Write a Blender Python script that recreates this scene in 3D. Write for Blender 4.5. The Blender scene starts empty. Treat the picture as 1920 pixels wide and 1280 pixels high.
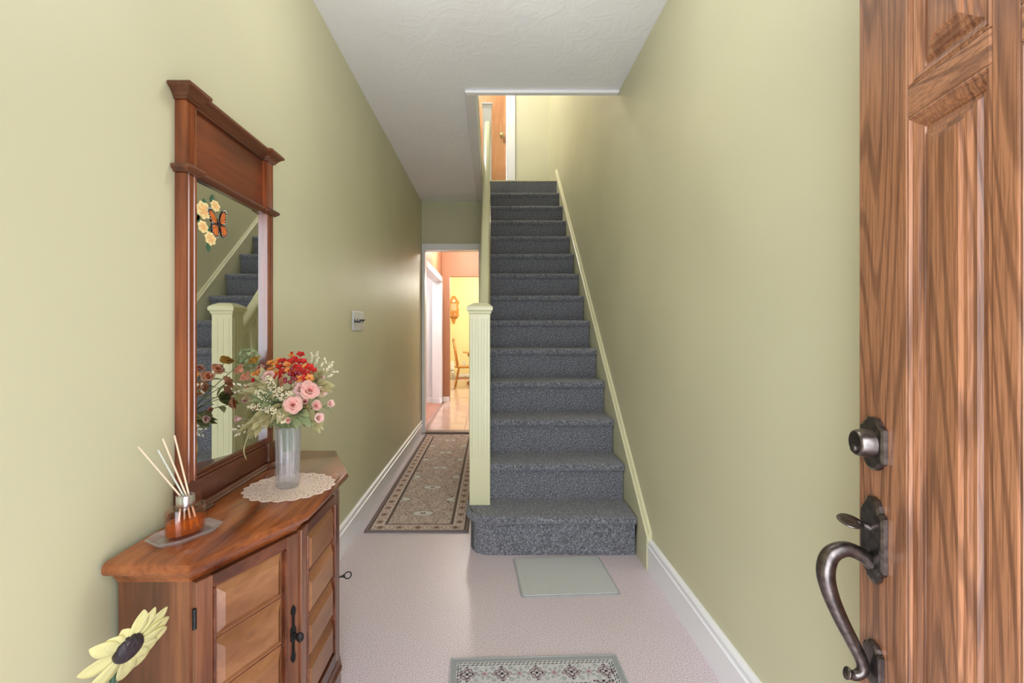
import bpy, bmesh, math, random
import numpy as np
from mathutils import Vector, Matrix
random.seed(7)
SC = bpy.context.scene
COL = SC.collection
PI = math.pi

# ------------------------------------------------------------------ camera
CAM_H = 1.25
FPX = 870.0
VPX, VPY = 921.0, 618.0
cd = bpy.data.cameras.new('camera')
cd.sensor_width = 36.0
cd.lens = FPX * 36.0 / 1920.0
cd.shift_x = (960.0 - VPX) / 1920.0
cd.shift_y = (VPY - 640.0) / 1920.0
cd.clip_start = 0.02
cam = bpy.data.objects.new('camera', cd)
cam.location = (0, 0, CAM_H)
cam.rotation_euler = (PI / 2, 0, 0)
COL.objects.link(cam)
SC.camera = cam

# ------------------------------------------------------------------ world, daylight, exposure
world = bpy.data.worlds.new('sky')
SC.world = world
world.use_nodes = True
bg = world.node_tree.nodes['Background']
bg.inputs[0].default_value = (0.83, 0.90, 1.0, 1)
bg.inputs[1].default_value = 5.2
pl = bpy.data.lights.new('doorway_portal', 'AREA')
pl.shape = 'RECTANGLE'
pl.size, pl.size_y = 0.86, 2.06
pl.cycles.is_portal = True
po = bpy.data.objects.new('doorway_portal', pl)
po.location = (0.12, -0.12, 1.04)
po.rotation_euler = (PI / 2, 0, 0)
COL.objects.link(po)
SC.view_settings.view_transform = 'Standard'
SC.view_settings.look = 'None'
SC.view_settings.gamma = 1.0
SC.view_settings.use_curve_mapping = False
SC.view_settings.exposure = 0.80
SC.cycles.adaptive_threshold = 0.02
SC.cycles.max_bounces = 6
SC.cycles.diffuse_bounces = 4
SC.cycles.glossy_bounces = 4
SC.cycles.transmission_bounces = 8
SC.cycles.caustics_reflective = False
SC.cycles.caustics_refractive = False
HALL_FILL = 12.0  # glow strengths of the added, unseen fill lamps
UP_FILL = 58.0
MID_FILL = 85.0
KITCHEN_FILL = 42.0
SIDE_FILL = 24.0

# ------------------------------------------------------------------ colour / material helpers
def lin(c):
    c = c / 255.0
    return c / 12.92 if c <= 0.04045 else ((c + 0.055) / 1.055) ** 2.4
def rgb(r, g, b):
    return (lin(r), lin(g), lin(b), 1.0)
MATS = {}
def newmat(name):
    m = bpy.data.materials.new(name)
    m.use_nodes = True
    nt = m.node_tree
    b = nt.nodes['Principled BSDF']
    MATS[name] = m
    return m, nt, b
def coords(nt, scale=(1, 1, 1), rot=(0, 0, 0), kind='Object'):
    tc = nt.nodes.new('ShaderNodeTexCoord')
    mp = nt.nodes.new('ShaderNodeMapping')
    mp.inputs['Scale'].default_value = scale
    mp.inputs['Rotation'].default_value = rot
    nt.links.new(tc.outputs[kind], mp.inputs[0])
    return mp.outputs[0]
def noise(nt, vec, scale, detail=4, rough=0.55, dist=0.0):
    n = nt.nodes.new('ShaderNodeTexNoise')
    n.inputs['Scale'].default_value = scale
    n.inputs['Detail'].default_value = detail
    n.inputs['Roughness'].default_value = rough
    n.inputs['Distortion'].default_value = dist
    nt.links.new(vec, n.inputs['Vector'])
    return n.outputs['Fac']
def ramp(nt, fac, stops):
    r = nt.nodes.new('ShaderNodeValToRGB')
    el = r.color_ramp.elements
    el[0].position, el[0].color = stops[0]
    el[1].position, el[1].color = stops[-1]
    for p, c in stops[1:-1]:
        e = el.new(p); e.color = c
    nt.links.new(fac, r.inputs[0])
    return r.outputs[0]
def bump(nt, b, height, strength, dist=0.01):
    n = nt.nodes.new('ShaderNodeBump')
    n.inputs['Strength'].default_value = strength
    n.inputs['Distance'].default_value = dist
    nt.links.new(height, n.inputs['Height'])
    nt.links.new(n.outputs[0], b.inputs['Normal'])
def mixc(nt, fac, a, c, mode='MIX'):
    m = nt.nodes.new('ShaderNodeMix')
    m.data_type = 'RGBA'
    m.blend_type = mode
    if isinstance(fac, (int, float)): m.inputs[0].default_value = fac
    else: nt.links.new(fac, m.inputs[0])
    for s, v in ((6, a), (7, c)):
        if isinstance(v, tuple): m.inputs[s].default_value = v
        else: nt.links.new(v, m.inputs[s])
    return m.outputs[2]
def flat(name, col, rough=0.5, metal=0.0, var=0.06, scale=30, coat=0.0, spec=0.5, bmp=0.0, thin=0.0):
    m, nt, b = newmat(name)
    f = noise(nt, coords(nt), scale, 3)
    lo = tuple(x * (1 - var) for x in col[:3]) + (1,)
    hi = tuple(min(1, x * (1 + var)) for x in col[:3]) + (1,)
    rc = ramp(nt, f, [(0.3, lo), (0.7, hi)])
    nt.links.new(rc, b.inputs['Base Color'])
    if thin:  # thin cloth petals and leaves let light through
        tl = nt.nodes.new('ShaderNodeBsdfTranslucent'); nt.links.new(rc, tl.inputs['Color'])
        mx = nt.nodes.new('ShaderNodeMixShader'); mx.inputs[0].default_value = thin
        nt.links.new(b.outputs[0], mx.inputs[1]); nt.links.new(tl.outputs[0], mx.inputs[2])
        nt.links.new(mx.outputs[0], nt.nodes['Material Output'].inputs[0])
    b.inputs['Roughness'].default_value = rough
    b.inputs['Metallic'].default_value = metal
    b.inputs['Coat Weight'].default_value = coat
    b.inputs['Specular IOR Level'].default_value = spec
    if bmp: bump(nt, b, f, bmp, 0.004)
    return m
def wood(name, dark, mid, light, axis='Z', fine=1.0, rough=0.3, coat=0.3, contrast=1.0):
    m, nt, b = newmat(name)
    def sc(l, c):
        return {'X': (l, c, c), 'Y': (c, l, c), 'Z': (c, c, l)}[axis]
    f1 = noise(nt, coords(nt, sc(0.9, 9 * fine)), 1.0, 4, 0.6, 0.9)
    f2 = noise(nt, coords(nt, sc(5, 120 * fine)), 1.0, 2, 0.6, 0.2)
    f3 = noise(nt, coords(nt), 5.0, 1)
    c1 = ramp(nt, f1, [(0.32, dark), (0.5, mid), (0.68, light)])
    c2 = ramp(nt, f2, [(0.35, (0.62, 0.55, 0.5, 1)), (0.55, (1, 1, 1, 1))])
    c3 = ramp(nt, f3, [(0.3, (0.82, 0.8, 0.78, 1)), (0.7, (1.0, 1.0, 1.0, 1))])
    c = mixc(nt, 0.55 * contrast, c1, c2, 'MULTIPLY')
    c = mixc(nt, 0.7, c, c3, 'MULTIPLY')
    nt.links.new(c, b.inputs['Base Color'])
    b.inputs['Roughness'].default_value = rough
    b.inputs['Coat Weight'].default_value = coat
    b.inputs['Coat Roughness'].default_value = 0.12
    bump(nt, b, f2, 0.06, 0.003)
    return m
def oak(name, axis, dark, base, light):
    """open-grained oak: cathedral growth lines, dark pores, soft tone changes"""
    m, nt, b = newmat(name)
    def sc(l, c):
        return {'X': (l, c, c), 'Y': (c, l, c), 'Z': (c, c, l)}[axis]
    n1 = noise(nt, coords(nt, sc(0.5, 5.0)), 1.0, 1, 0.4, 0.15)
    mu = nt.nodes.new('ShaderNodeMath'); mu.operation = 'MULTIPLY'; mu.inputs[1].default_value = 230.0
    nt.links.new(n1, mu.inputs[0])
    si = nt.nodes.new('ShaderNodeMath'); si.operation = 'SINE'; nt.links.new(mu.outputs[0], si.inputs[0])
    lines = ramp(nt, si.outputs[0], [(0.30, (1, 1, 1, 1)), (0.92, (0.0, 0.0, 0.0, 1))])
    f2 = noise(nt, coords(nt, sc(9, 230)), 1.0, 2, 0.6, 0.1)
    pores = ramp(nt, f2, [(0.40, (0, 0, 0, 1)), (0.56, (1, 1, 1, 1))])
    tone = noise(nt, coords(nt, sc(1.0, 3.0)), 1.6, 2)
    c = ramp(nt, tone, [(0.3, base), (0.7, light)])
    g = mixc(nt, 0.55, (1, 1, 1, 1), lines, 'MULTIPLY')
    p = mixc(nt, 0.45, (1, 1, 1, 1), pores, 'MULTIPLY')
    g = mixc(nt, 1.0, g, p, 'MULTIPLY')
    bw = nt.nodes.new('ShaderNodeRGBToBW'); nt.links.new(g, bw.inputs[0])
    nt.links.new(mixc(nt, bw.outputs[0], dark, c), b.inputs['Base Color'])
    b.inputs['Roughness'].default_value = 0.36
    b.inputs['Coat Weight'].default_value = 0.45
    b.inputs['Coat Roughness'].default_value = 0.2
    bump(nt, b, bw.outputs[0], 0.12, 0.003)
    return m
def emit(name, col, strength):
    m, nt, b = newmat(name)
    b.inputs['Base Color'].default_value = (0.9, 0.9, 0.88, 1)
    b.inputs['Emission Color'].default_value = col
    b.inputs['Emission Strength'].default_value = strength
    f = noise(nt, coords(nt), 20, 2)
    r = ramp(nt, f, [(0.0, (0.9, 0.9, 0.9, 1)), (1.0, (0.95, 0.95, 0.95, 1))])
    nt.links.new(r, b.inputs['Base Color'])
    return m
def glass(name, col=(1, 1, 1, 1), refl=0.5, body=0.0, bcol=(0.9, 0.93, 0.97, 1)):
    """thin-walled glass: clear or tinted transmission with mirror-like reflection rising at grazing angles"""
    m = bpy.data.materials.new(name); m.use_nodes = True; MATS[name] = m
    nt = m.node_tree; nt.nodes.clear()
    out = nt.nodes.new('ShaderNodeOutputMaterial')
    tr = nt.nodes.new('ShaderNodeBsdfTransparent')
    f = noise(nt, coords(nt), 4, 1)
    c2 = tuple(x * 0.98 for x in col[:3]) + (1,)
    nt.links.new(ramp(nt, f, [(0.3, col), (0.7, c2)]), tr.inputs['Color'])
    gl_ = nt.nodes.new('ShaderNodeBsdfGlossy'); gl_.inputs['Roughness'].default_value = 0.02
    lw = nt.nodes.new('ShaderNodeLayerWeight'); lw.inputs['Blend'].default_value = refl
    mx = nt.nodes.new('ShaderNodeMixShader')
    pw = nt.nodes.new('ShaderNodeMath'); pw.operation = 'POWER'; pw.inputs[1].default_value = 2.5
    ma = nt.nodes.new('ShaderNodeMath'); ma.operation = 'MULTIPLY_ADD'; ma.inputs[1].default_value = refl * 1.4; ma.inputs[2].default_value = 0.035
    lw.inputs['Blend'].default_value = 0.5
    nt.links.new(lw.outputs['Facing'], pw.inputs[0]); nt.links.new(pw.outputs[0], ma.inputs[0])
    nt.links.new(ma.outputs[0], mx.inputs[0]); nt.links.new(tr.outputs[0], mx.inputs[1]); nt.links.new(gl_.outputs[0], mx.inputs[2])
    last = mx
    if body:
        tl = nt.nodes.new('ShaderNodeBsdfTranslucent'); tl.inputs['Color'].default_value = bcol
        df = nt.nodes.new('ShaderNodeBsdfDiffuse'); df.inputs['Color'].default_value = bcol
        m3 = nt.nodes.new('ShaderNodeMixShader'); m3.inputs[0].default_value = 0.5
        nt.links.new(tl.outputs[0], m3.inputs[1]); nt.links.new(df.outputs[0], m3.inputs[2])
        m2 = nt.nodes.new('ShaderNodeMixShader'); m2.inputs[0].default_value = body
        nt.links.new(mx.outputs[0], m2.inputs[1]); nt.links.new(m3.outputs[0], m2.inputs[2]); last = m2
    nt.links.new(last.outputs[0], out.inputs[0])
    return m

def paint(name, c, rough=0.42, bs=0.05, spec=0.45):
    m, nt, b = newmat(name)
    v = coords(nt)
    f = noise(nt, v, 1.6, 1)
    lo = tuple(x * 0.97 for x in c[:3]) + (1,); hi = tuple(min(1, x * 1.03) for x in c[:3]) + (1,)
    nt.links.new(ramp(nt, f, [(0.35, lo), (0.65, hi)]), b.inputs['Base Color'])
    b.inputs['Roughness'].default_value = rough
    b.inputs['Specular IOR Level'].default_value = spec
    if bs > 0.06: bump(nt, b, noise(nt, v, 60, 2), bs, 0.004)
    return m
GREEN = rgb(206, 203, 168)
paint('green_paint', GREEN, 0.47)
paint('green_gloss', rgb(216, 213, 174), 0.28, 0.08)
paint('white_paint', rgb(244, 244, 246), 0.35, 0.03)
paint('grey_white_paint', rgb(226, 226, 228), 0.5, 0.03)
paint('terracotta_paint', rgb(172, 120, 88), 0.5)
paint('yellow_paint', rgb(244, 233, 180), 0.5)
paint('upper_green', rgb(220, 216, 188), 0.5)

def plaster():
    m, nt, b = newmat('ceiling_plaster')
    v = coords(nt)
    f = noise(nt, v, 2.0, 3)
    nt.links.new(ramp(nt, f, [(0.3, rgb(243, 243, 247)), (0.7, rgb(247, 247, 251))]), b.inputs['Base Color'])
    f2 = noise(nt, v, 7, 4, 0.6, 1.4)
    f3 = ramp(nt, f2, [(0.45, (0, 0, 0, 1)), (0.62, (1, 1, 1, 1))])
    b.inputs['Roughness'].default_value = 0.7
    bump(nt, b, f3, 0.13, 0.010)
plaster()
def speckle_floor():
    m, nt, b = newmat('speckled_floor')
    v = coords(nt)
    f = noise(nt, v, 250, 2, 0.7)
    c = ramp(nt, f, [(0.34, rgb(170, 150, 154)), (0.5, rgb(216, 201, 205)), (0.66, rgb(250, 243, 246))])
    g = noise(nt, v, 3, 2)
    c = mixc(nt, 0.5, c, ramp(nt, g, [(0.3, (0.95, 0.93, 0.93, 1)), (0.7, (1, 1, 1, 1))]), 'MULTIPLY')
    nt.links.new(c, b.inputs['Base Color'])
    b.inputs['Roughness'].default_value = 0.34
    b.inputs['Specular IOR Level'].default_value = 0.4
    bump(nt, b, f, 0.06, 0.003)
speckle_floor()
def carpet():
    m, nt, b = newmat('grey_carpet')
    v = coords(nt)
    f = noise(nt, v, 110, 3, 0.8)
    f1 = noise(nt, coords(nt, (60, 200, 200)), 1.0, 3, 0.7)
    g = noise(nt, v, 14, 3)
    c = ramp(nt, f, [(0.36, rgb(30, 31, 35)), (0.5, rgb(112, 114, 121)), (0.64, rgb(212, 214, 222))])
    c = mixc(nt, 0.5, c, ramp(nt, f1, [(0.3, rgb(60, 61, 66)), (0.7, rgb(166, 168, 176))]))
    c = mixc(nt, 0.6, c, ramp(nt, g, [(0.3, (0.82, 0.8, 0.8, 1)), (0.7, (1, 1, 1, 1))]), 'MULTIPLY')
    nt.links.new(c, b.inputs['Base Color'])
    b.inputs['Roughness'].default_value = 0.95
    b.inputs['Specular IOR Level'].default_value = 0.1
    b.inputs['Sheen Weight'].default_value = 0.35
    bump(nt, b, f, 0.9, 0.012)
carpet()
wood('cherry', rgb(76, 42, 28), rgb(114, 68, 46), rgb(140, 88, 58), 'Z', 1.0, 0.24, 0.5)
wood('cherry_frame', rgb(84, 36, 16), rgb(132, 66, 32), rgb(166, 92, 48), 'Z', 1.0, 0.22, 0.6)
wood('cherry_frieze', rgb(84, 36, 18), rgb(122, 58, 30), rgb(146, 76, 42), 'Y', 0.5, 0.36, 0.12, 0.5)
wood('cherry_y', rgb(100, 46, 20), rgb(150, 80, 38), rgb(178, 104, 56), 'Y', 1.0, 0.2, 0.6)
wood('cherry_dark', rgb(66, 32, 18), rgb(102, 54, 32), rgb(130, 74, 46), 'Y', 1.0, 0.28, 0.4)
wood('cherry_panel', rgb(116, 72, 44), rgb(148, 98, 62), rgb(170, 118, 78), 'Y', 0.6, 0.32, 0.25, 0.6)
oak('oak_z', 'Z', rgb(88, 52, 34), rgb(164, 110, 74), rgb(182, 127, 90))
oak('oak_h', 'Y', rgb(88, 52, 34), rgb(164, 110, 74), rgb(182, 127, 90))
wood('honey_oak', rgb(186, 120, 50), rgb(216, 154, 76), rgb(232, 178, 100), 'X', 1.0, 0.35, 0.2, 0.5)
wood('birch_door', rgb(190, 132, 86), rgb(208, 152, 104), rgb(220, 168, 122), 'Z', 0.6, 0.35, 0.2, 0.5)
wood('threshold_wood', rgb(96, 76, 60), rgb(140, 118, 100), rgb(170, 150, 134), 'X', 1.0, 0.5, 0.0)
flat('tile', rgb(226, 198, 184), 0.12, 0, 0.05, 6, spec=0.6)
flat('grout', rgb(170, 138, 122), 0.8)
flat('red_floor', rgb(196, 140, 118), 0.4)
flat('bronze', rgb(74, 66, 62), 0.34, 0.9, 0.35, 60)
flat('bronze_worn', rgb(108, 100, 96), 0.3, 0.95, 0.4, 70)
flat('iron', rgb(52, 50, 50), 0.42, 0.8, 0.3, 60)
flat('brass', rgb(214, 196, 150), 0.25, 0.9)
flat('steel', rgb(214, 216, 218), 0.28, 1.0, 0.04)
flat('switch_plate', rgb(200, 204, 210), 0.35, 0.2, 0.05)
flat('dark_plastic', rgb(46, 44, 42), 0.4)
flat('white_plastic', rgb(238, 238, 236), 0.35)
flat('mat_rubber', rgb(196, 198, 196), 0.85, 0, 0.05, 200, bmp=0.3)
flat('mat_edge', rgb(170, 172, 172), 0.8)
flat('doily', rgb(240, 216, 198), 0.85, 0, 0.05, 120, bmp=0.2)
flat('reed', rgb(226, 204, 176), 0.7)
flat('reed_grey', rgb(198, 200, 186), 0.7)
flat('stem', rgb(120, 134, 84), 0.6)
flat('leaf_olive', rgb(204, 196, 148), 0.6, 0, 0.2, 40, thin=0.52)
flat('leaf_green', rgb(168, 180, 134), 0.6, 0, 0.2, 40, thin=0.52)
flat('leaf_dark', rgb(54, 84, 62), 0.55, 0, 0.2, 40)
flat('rose_pink', rgb(250, 200, 188), 0.6, 0, 0.1, 60, thin=0.52)
flat('rose_pale', rgb(250, 214, 206), 0.6, 0, 0.1, 60, thin=0.52)
flat('rose_peach', rgb(250, 192, 160), 0.6, 0, 0.12, 60, thin=0.52)
flat('rose_mauve', rgb(220, 170, 156), 0.6, 0, 0.12, 60, thin=0.52)
flat('rose_pink_heart', rgb(244, 172, 160), 0.6, 0, 0.15, 90, thin=0.3)
flat('rose_pale_heart', rgb(246, 190, 180), 0.6, 0, 0.15, 90, thin=0.3)
flat('rose_peach_heart', rgb(244, 156, 112), 0.6, 0, 0.15, 90, thin=0.3)
flat('rose_mauve_heart', rgb(170, 106, 100), 0.6, 0, 0.15, 90, thin=0.3)
flat('rose_yellow_heart', rgb(206, 148, 60), 0.6, 0, 0.15, 90, thin=0.3)
flat('rose_yellow', rgb(226, 182, 92), 0.6, 0, 0.15, 60, thin=0.52)
flat('hydrangea', rgb(196, 212, 164), 0.6, 0, 0.15, 60, thin=0.52)
flat('red_petal', rgb(214, 46, 36), 0.55, 0, 0.25, 80, thin=0.52)
flat('orange_petal', rgb(250, 172, 88), 0.55, 0, 0.2, 80, thin=0.52)
flat('berry', rgb(120, 28, 40), 0.4, 0, 0.25, 80)
flat('cream', rgb(246, 238, 210), 0.7, 0, 0.1, 80, thin=0.52)
flat('sunflower_petal', rgb(244, 240, 190), 0.6, 0, 0.08, 25, thin=0.52)
flat('sunflower_disc', rgb(46, 36, 40), 0.45, 0, 0.4, 120, bmp=0.9)
flat('sticker_rose', rgb(246, 222, 160), 0.6, 0, 0.12, 90)
flat('sticker_rose_core', rgb(244, 190, 124), 0.6, 0, 0.12, 90)
flat('sticker_leaf', rgb(58, 102, 74), 0.6, 0, 0.2, 90)
flat('butterfly_orange', rgb(214, 112, 44), 0.6, 0, 0.1, 90)
flat('butterfly_black', rgb(40, 32, 30), 0.6)
flat('sticker_white', rgb(236, 232, 224), 0.6)
glass('clear_glass', (0.985, 0.99, 1.0, 1), 0.8, 0.16, (0.95, 0.95, 1.0, 1))
glass('tray_glass', (0.985, 0.99, 0.99, 1), 0.7, 0.2)
glass('amber_liquid', rgb(254, 206, 142), 0.25, 0.32, rgb(252, 170, 80))
glass('bottle_glass', rgb(254, 242, 236), 0.4)
m, nt, b = newmat('mirror_glass')
b.inputs['Metallic'].default_value = 1.0
b.inputs['Roughness'].default_value = 0.0
nt.links.new(ramp(nt, noise(nt, coords(nt), 2, 1), [(0, (0.88, 0.9, 0.89, 1)), (1, (0.9, 0.91, 0.9, 1))]), b.inputs['Base Color'])
m, nt, b = newmat('rug_print')
a = nt.nodes.new('ShaderNodeAttribute'); a.attribute_name = 'print'
f = noise(nt, coords(nt), 420, 2, 0.7)
c = mixc(nt, 0.6, a.outputs['Color'], ramp(nt, f, [(0.3, (0.72, 0.72, 0.72, 1)), (0.7, (1, 1, 1, 1))]), 'MULTIPLY')
nt.links.new(c, b.inputs['Base Color'])
b.inputs['Roughness'].default_value = 0.92
b.inputs['Specular IOR Level'].default_value = 0.15
bump(nt, b, f, 0.5, 0.004)
flat('rug_binding', rgb(172, 173, 173), 0.9, 0, 0.08, 200, bmp=0.3)
flat('runner_binding', rgb(122, 112, 112), 0.9, 0, 0.08, 200, bmp=0.3)

# ------------------------------------------------------------------ mesh helpers
def fin(bm):
    bmesh.ops.recalc_face_normals(bm, faces=bm.faces[:])
def box(bm, x0, x1, y0, y1, z0, z1):
    v = [bm.verts.new(p) for p in ((x0, y0, z0), (x1, y0, z0), (x1, y1, z0), (x0, y1, z0), (x0, y0, z1), (x1, y0, z1), (x1, y1, z1), (x0, y1, z1))]
    for q in ((0, 3, 2, 1), (4, 5, 6, 7), (0, 1, 5, 4), (1, 2, 6, 5), (2, 3, 7, 6), (3, 0, 4, 7)):
        bm.faces.new([v[i] for i in q])
    return v
def boxes(*bs):
    bm = bmesh.new()
    for q in bs: box(bm, *q)
    return bm
def prism(bm, poly, h0, h1, axis='Z'):
    def P(a, c, h):
        return {'Z': (a, c, h), 'X': (h, a, c), 'Y': (a, h, c)}[axis]
    lo = [bm.verts.new(P(a, c, h0)) for a, c in poly]
    hi = [bm.verts.new(P(a, c, h1)) for a, c in poly]
    n = len(poly)
    bm.faces.new(lo[::-1]); bm.faces.new(hi)
    for i in range(n):
        bm.faces.new((lo[i], lo[(i + 1) % n], hi[(i + 1) % n], hi[i]))
def mould(bm, path, prof, cap=None):
    """sweep profile (offset outward, z) along an open plan path; outward is to the right of travel"""
    n = len(path); rings = []
    seg = []
    for i in range(n - 1):
        d = Vector((path[i + 1][0] - path[i][0], path[i + 1][1] - path[i][1])).normalized()
        seg.append(Vector((d.y, -d.x)))
    for i in range(n):
        if i == 0: m_ = seg[0]
        elif i == n - 1: m_ = seg[-1]
        else:
            a, b_ = seg[i - 1], seg[i]
            m_ = (a + b_) / max(0.2, 1 + a.dot(b_))
        rings.append([bm.verts.new((path[i][0] + m_.x * o, path[i][1] + m_.y * o, z)) for o, z in prof])
    for i in range(n - 1):
        for j in range(len(prof) - 1):
            bm.faces.new((rings[i][j], rings[i + 1][j], rings[i + 1][j + 1], rings[i][j + 1]))
    bm.faces.new(rings[0]); bm.faces.new(rings[-1][::-1])
    if cap:
        bm.faces.new([r[-1] for r in rings]); bm.faces.new([r[0] for r in rings][::-1])
    return rings
def frames_along(pts):
    pts = [Vector(p) for p in pts]
    out = []; ref = None
    for i, p in enumerate(pts):
        t = (pts[min(i + 1, len(pts) - 1)] - pts[max(i - 1, 0)]).normalized()
        if ref is None:
            ref = Vector((0, 0, 1)) if abs(t.z) < 0.9 else Vector((1, 0, 0))
        x = (ref - t * ref.dot(t)).normalized(); ref = x
        out.append((p, x, t.cross(x)))
    return out
def tube(bm, pts, rad, n=8, sx=1.0):
    fr = frames_along(pts)
    if not isinstance(rad, (list, tuple)): rad = [rad] * len(pts)
    rings = []
    for (p, x, y), r in zip(fr, rad):
        rings.append([bm.verts.new(p + x * (math.cos(2 * PI * k / n) * r * sx) + y * (math.sin(2 * PI * k / n) * r)) for k in range(n)])
    for a, b_ in zip(rings, rings[1:]):
        for k in range(n):
            bm.faces.new((a[k], a[(k + 1) % n], b_[(k + 1) % n], b_[k]))
    bm.faces.new(rings[0][::-1]); bm.faces.new(rings[-1])
def smooth_pts(pts, sub=6):
    P = [Vector(p) for p in pts]; out = []
    for i in range(len(P) - 1):
        p0, p1, p2, p3 = P[max(i - 1, 0)], P[i], P[i + 1], P[min(i + 2, len(P) - 1)]
        for k in range(sub):
            t = k / sub
            out.append(0.5 * ((2 * p1) + (p2 - p0) * t + (2 * p0 - 5 * p1 + 4 * p2 - p3) * t * t + (3 * p1 - p0 - 3 * p2 + p3) * t ** 3))
    out.append(P[-1]); return out
def lathe(bm, prof, n=24, c=(0, 0, 0), ax=None, sx=1.0, sy=1.0):
    """prof of (r, h) about axis ax (default Z) through c"""
    ax = Vector(ax or (0, 0, 1)).normalized()
    q = Vector((0, 0, 1)).rotation_difference(ax)
    c = Vector(c); rings = []
    for r, h in prof:
        rings.append([bm.verts.new(c + q @ Vector((math.cos(2 * PI * k / n) * r * sx, math.sin(2 * PI * k / n) * r * sy, h))) for k in range(n)])
    for a, b_ in zip(rings, rings[1:]):
        for k in range(n):
            bm.faces.new((a[k], a[(k + 1) % n], b_[(k + 1) % n], b_[k]))
    bm.faces.new(rings[0][::-1]); bm.faces.new(rings[-1])
def ball(bm, c, r, seg=10, s=(1, 1, 1)):
    mt = Matrix.Translation(c) @ Matrix.Diagonal((r * s[0], r * s[1], r * s[2], 1))
    bmesh.ops.create_uvsphere(bm, u_segments=seg, v_segments=max(5, seg // 2 + 1), radius=1, matrix=mt)

def tag(o, label=None, cat=None, group=None, kind=None):
    if label: o['label'] = label
    if cat: o['category'] = cat
    if group: o['group'] = group
    if kind: o['kind'] = kind
    return o
WL = {}
def thing(name, loc, label, cat, group=None, kind=None):
    o = bpy.data.objects.new(name, None)
    o.empty_display_size = 0.05
    o.location = loc
    COL.objects.link(o)
    WL[o.name] = Vector(loc)
    return tag(o, label, cat, group, kind)
def obj(name, bm, mat, parent=None, origin=None, smooth=False, bev=0.0, seg=2, label=None, recalc=True):
    """bm holds world coordinates; the object's origin is its parent's (or the given point)"""
    if recalc: fin(bm)
    org = WL[parent.name] if parent is not None else Vector(origin or (0, 0, 0))
    bmesh.ops.translate(bm, verts=bm.verts[:], vec=-org)
    me = bpy.data.meshes.new(name)
    bm.to_mesh(me); bm.free()
    me.materials.append(MATS[mat])
    if smooth:
        me.polygons.foreach_set('use_smooth', [True] * len(me.polygons))
    o = bpy.data.objects.new(name, me)
    COL.objects.link(o)
    if parent is not None: o.parent = parent
    else: o.location = org
    WL[o.name] = org
    if bev:
        md = o.modifiers.new('bevel', 'BEVEL'); md.width = bev; md.segments = seg; md.limit_method = 'ANGLE'; md.angle_limit = math.radians(40)
    if label: o['label'] = label
    return o
def dupe(o, parent, loc, name=None):
    c = o.copy(); COL.objects.link(c); c.parent = parent; c.location = loc
    WL[c.name] = WL[parent.name]
    return c
def smooth_by_angle(o, ang=40):
    me = o.data
    bm = bmesh.new(); bm.from_mesh(me)
    for f in bm.faces: f.smooth = True
    for e in bm.edges:
        if len(e.link_faces) == 2 and e.calc_face_angle(0) > math.radians(ang): e.smooth = False
    bm.to_mesh(me); bm.free()
    return o
def struct(name, bm, mat, label, cat, **k):
    o = obj(name, bm, mat, **k)
    return tag(o, label, cat, None, 'structure')
def at(px, py, Y):
    """room point at depth Y measured from the photograph"""
    return Vector(((px - VPX) / FPX * Y, Y, CAM_H - (py - VPY) / FPX * Y))

# ------------------------------------------------------------------ room shell
XL, XR = -0.838, 0.830
CEIL = 2.80
RISE, RUN, S0 = 0.221, 0.245, 2.58
LAND = 14 * RISE
YT = S0 + 13 * RUN
YB = 5.60
OPX, OPY = -0.10, 3.035
YU = 6.605

struct('floor', boxes((XL - 0.1, XR + 0.1, -0.12, YB + 0.02, -0.06, 0.0)), 'speckled_floor', 'speckled pinkish floor of the entrance hall', 'floor')
struct('wall_left', boxes((XL - 0.12, XL, -0.12, YB, 0, CEIL)), 'green_paint', 'long sage green hall wall behind the mirror and cabinet', 'wall')
struct('wall_right', boxes((XR, XR + 0.12, -0.12, YU, 0, 5.7)), 'green_paint', 'tall sage green wall rising beside the carpeted stairs', 'wall')
EW0, EW1 = -0.12, 0.05
struct('wall_front', boxes((XL, -0.34, EW0, EW1, 0, CEIL), (0.585, XR, EW0, EW1, 0, CEIL), (-0.34, 0.585, EW0, EW1, 2.08, CEIL)), 'green_paint', 'green entrance wall around the open front doorway', 'wall')
struct('wall_back', boxes((XL, -0.805, YB, YB + 0.10, 0, CEIL), (-0.805, -0.10, YB, YB + 0.10, 2.21, CEIL), (-0.13, -0.10, YB, YB + 0.1, 0, 2.21)), 'green_paint', 'green wall above the white doorway at the end of the hall', 'wall')
# ceiling slab with the stair opening
struct('ceiling', boxes((XL, XR, -0.12, OPY, CEIL, LAND - 0.02), (XL, OPX, OPY, YB + 0.10, CEIL, LAND - 0.02)), 'ceiling_plaster', 'white textured plaster ceiling with the stair opening', 'ceiling')
struct('trim_1', boxes((-0.172, XR, 2.99, OPY, CEIL - 0.022, CEIL)), 'white_paint', 'white moulding along the front edge of the stair opening', 'moulding', bev=0.008)
struct('trim_2', boxes((-0.172, OPX, OPY, YB, CEIL - 0.014, CEIL)), 'grey_white_paint', 'white flat board along the left edge of the stair opening', 'moulding', bev=0.004)
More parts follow.
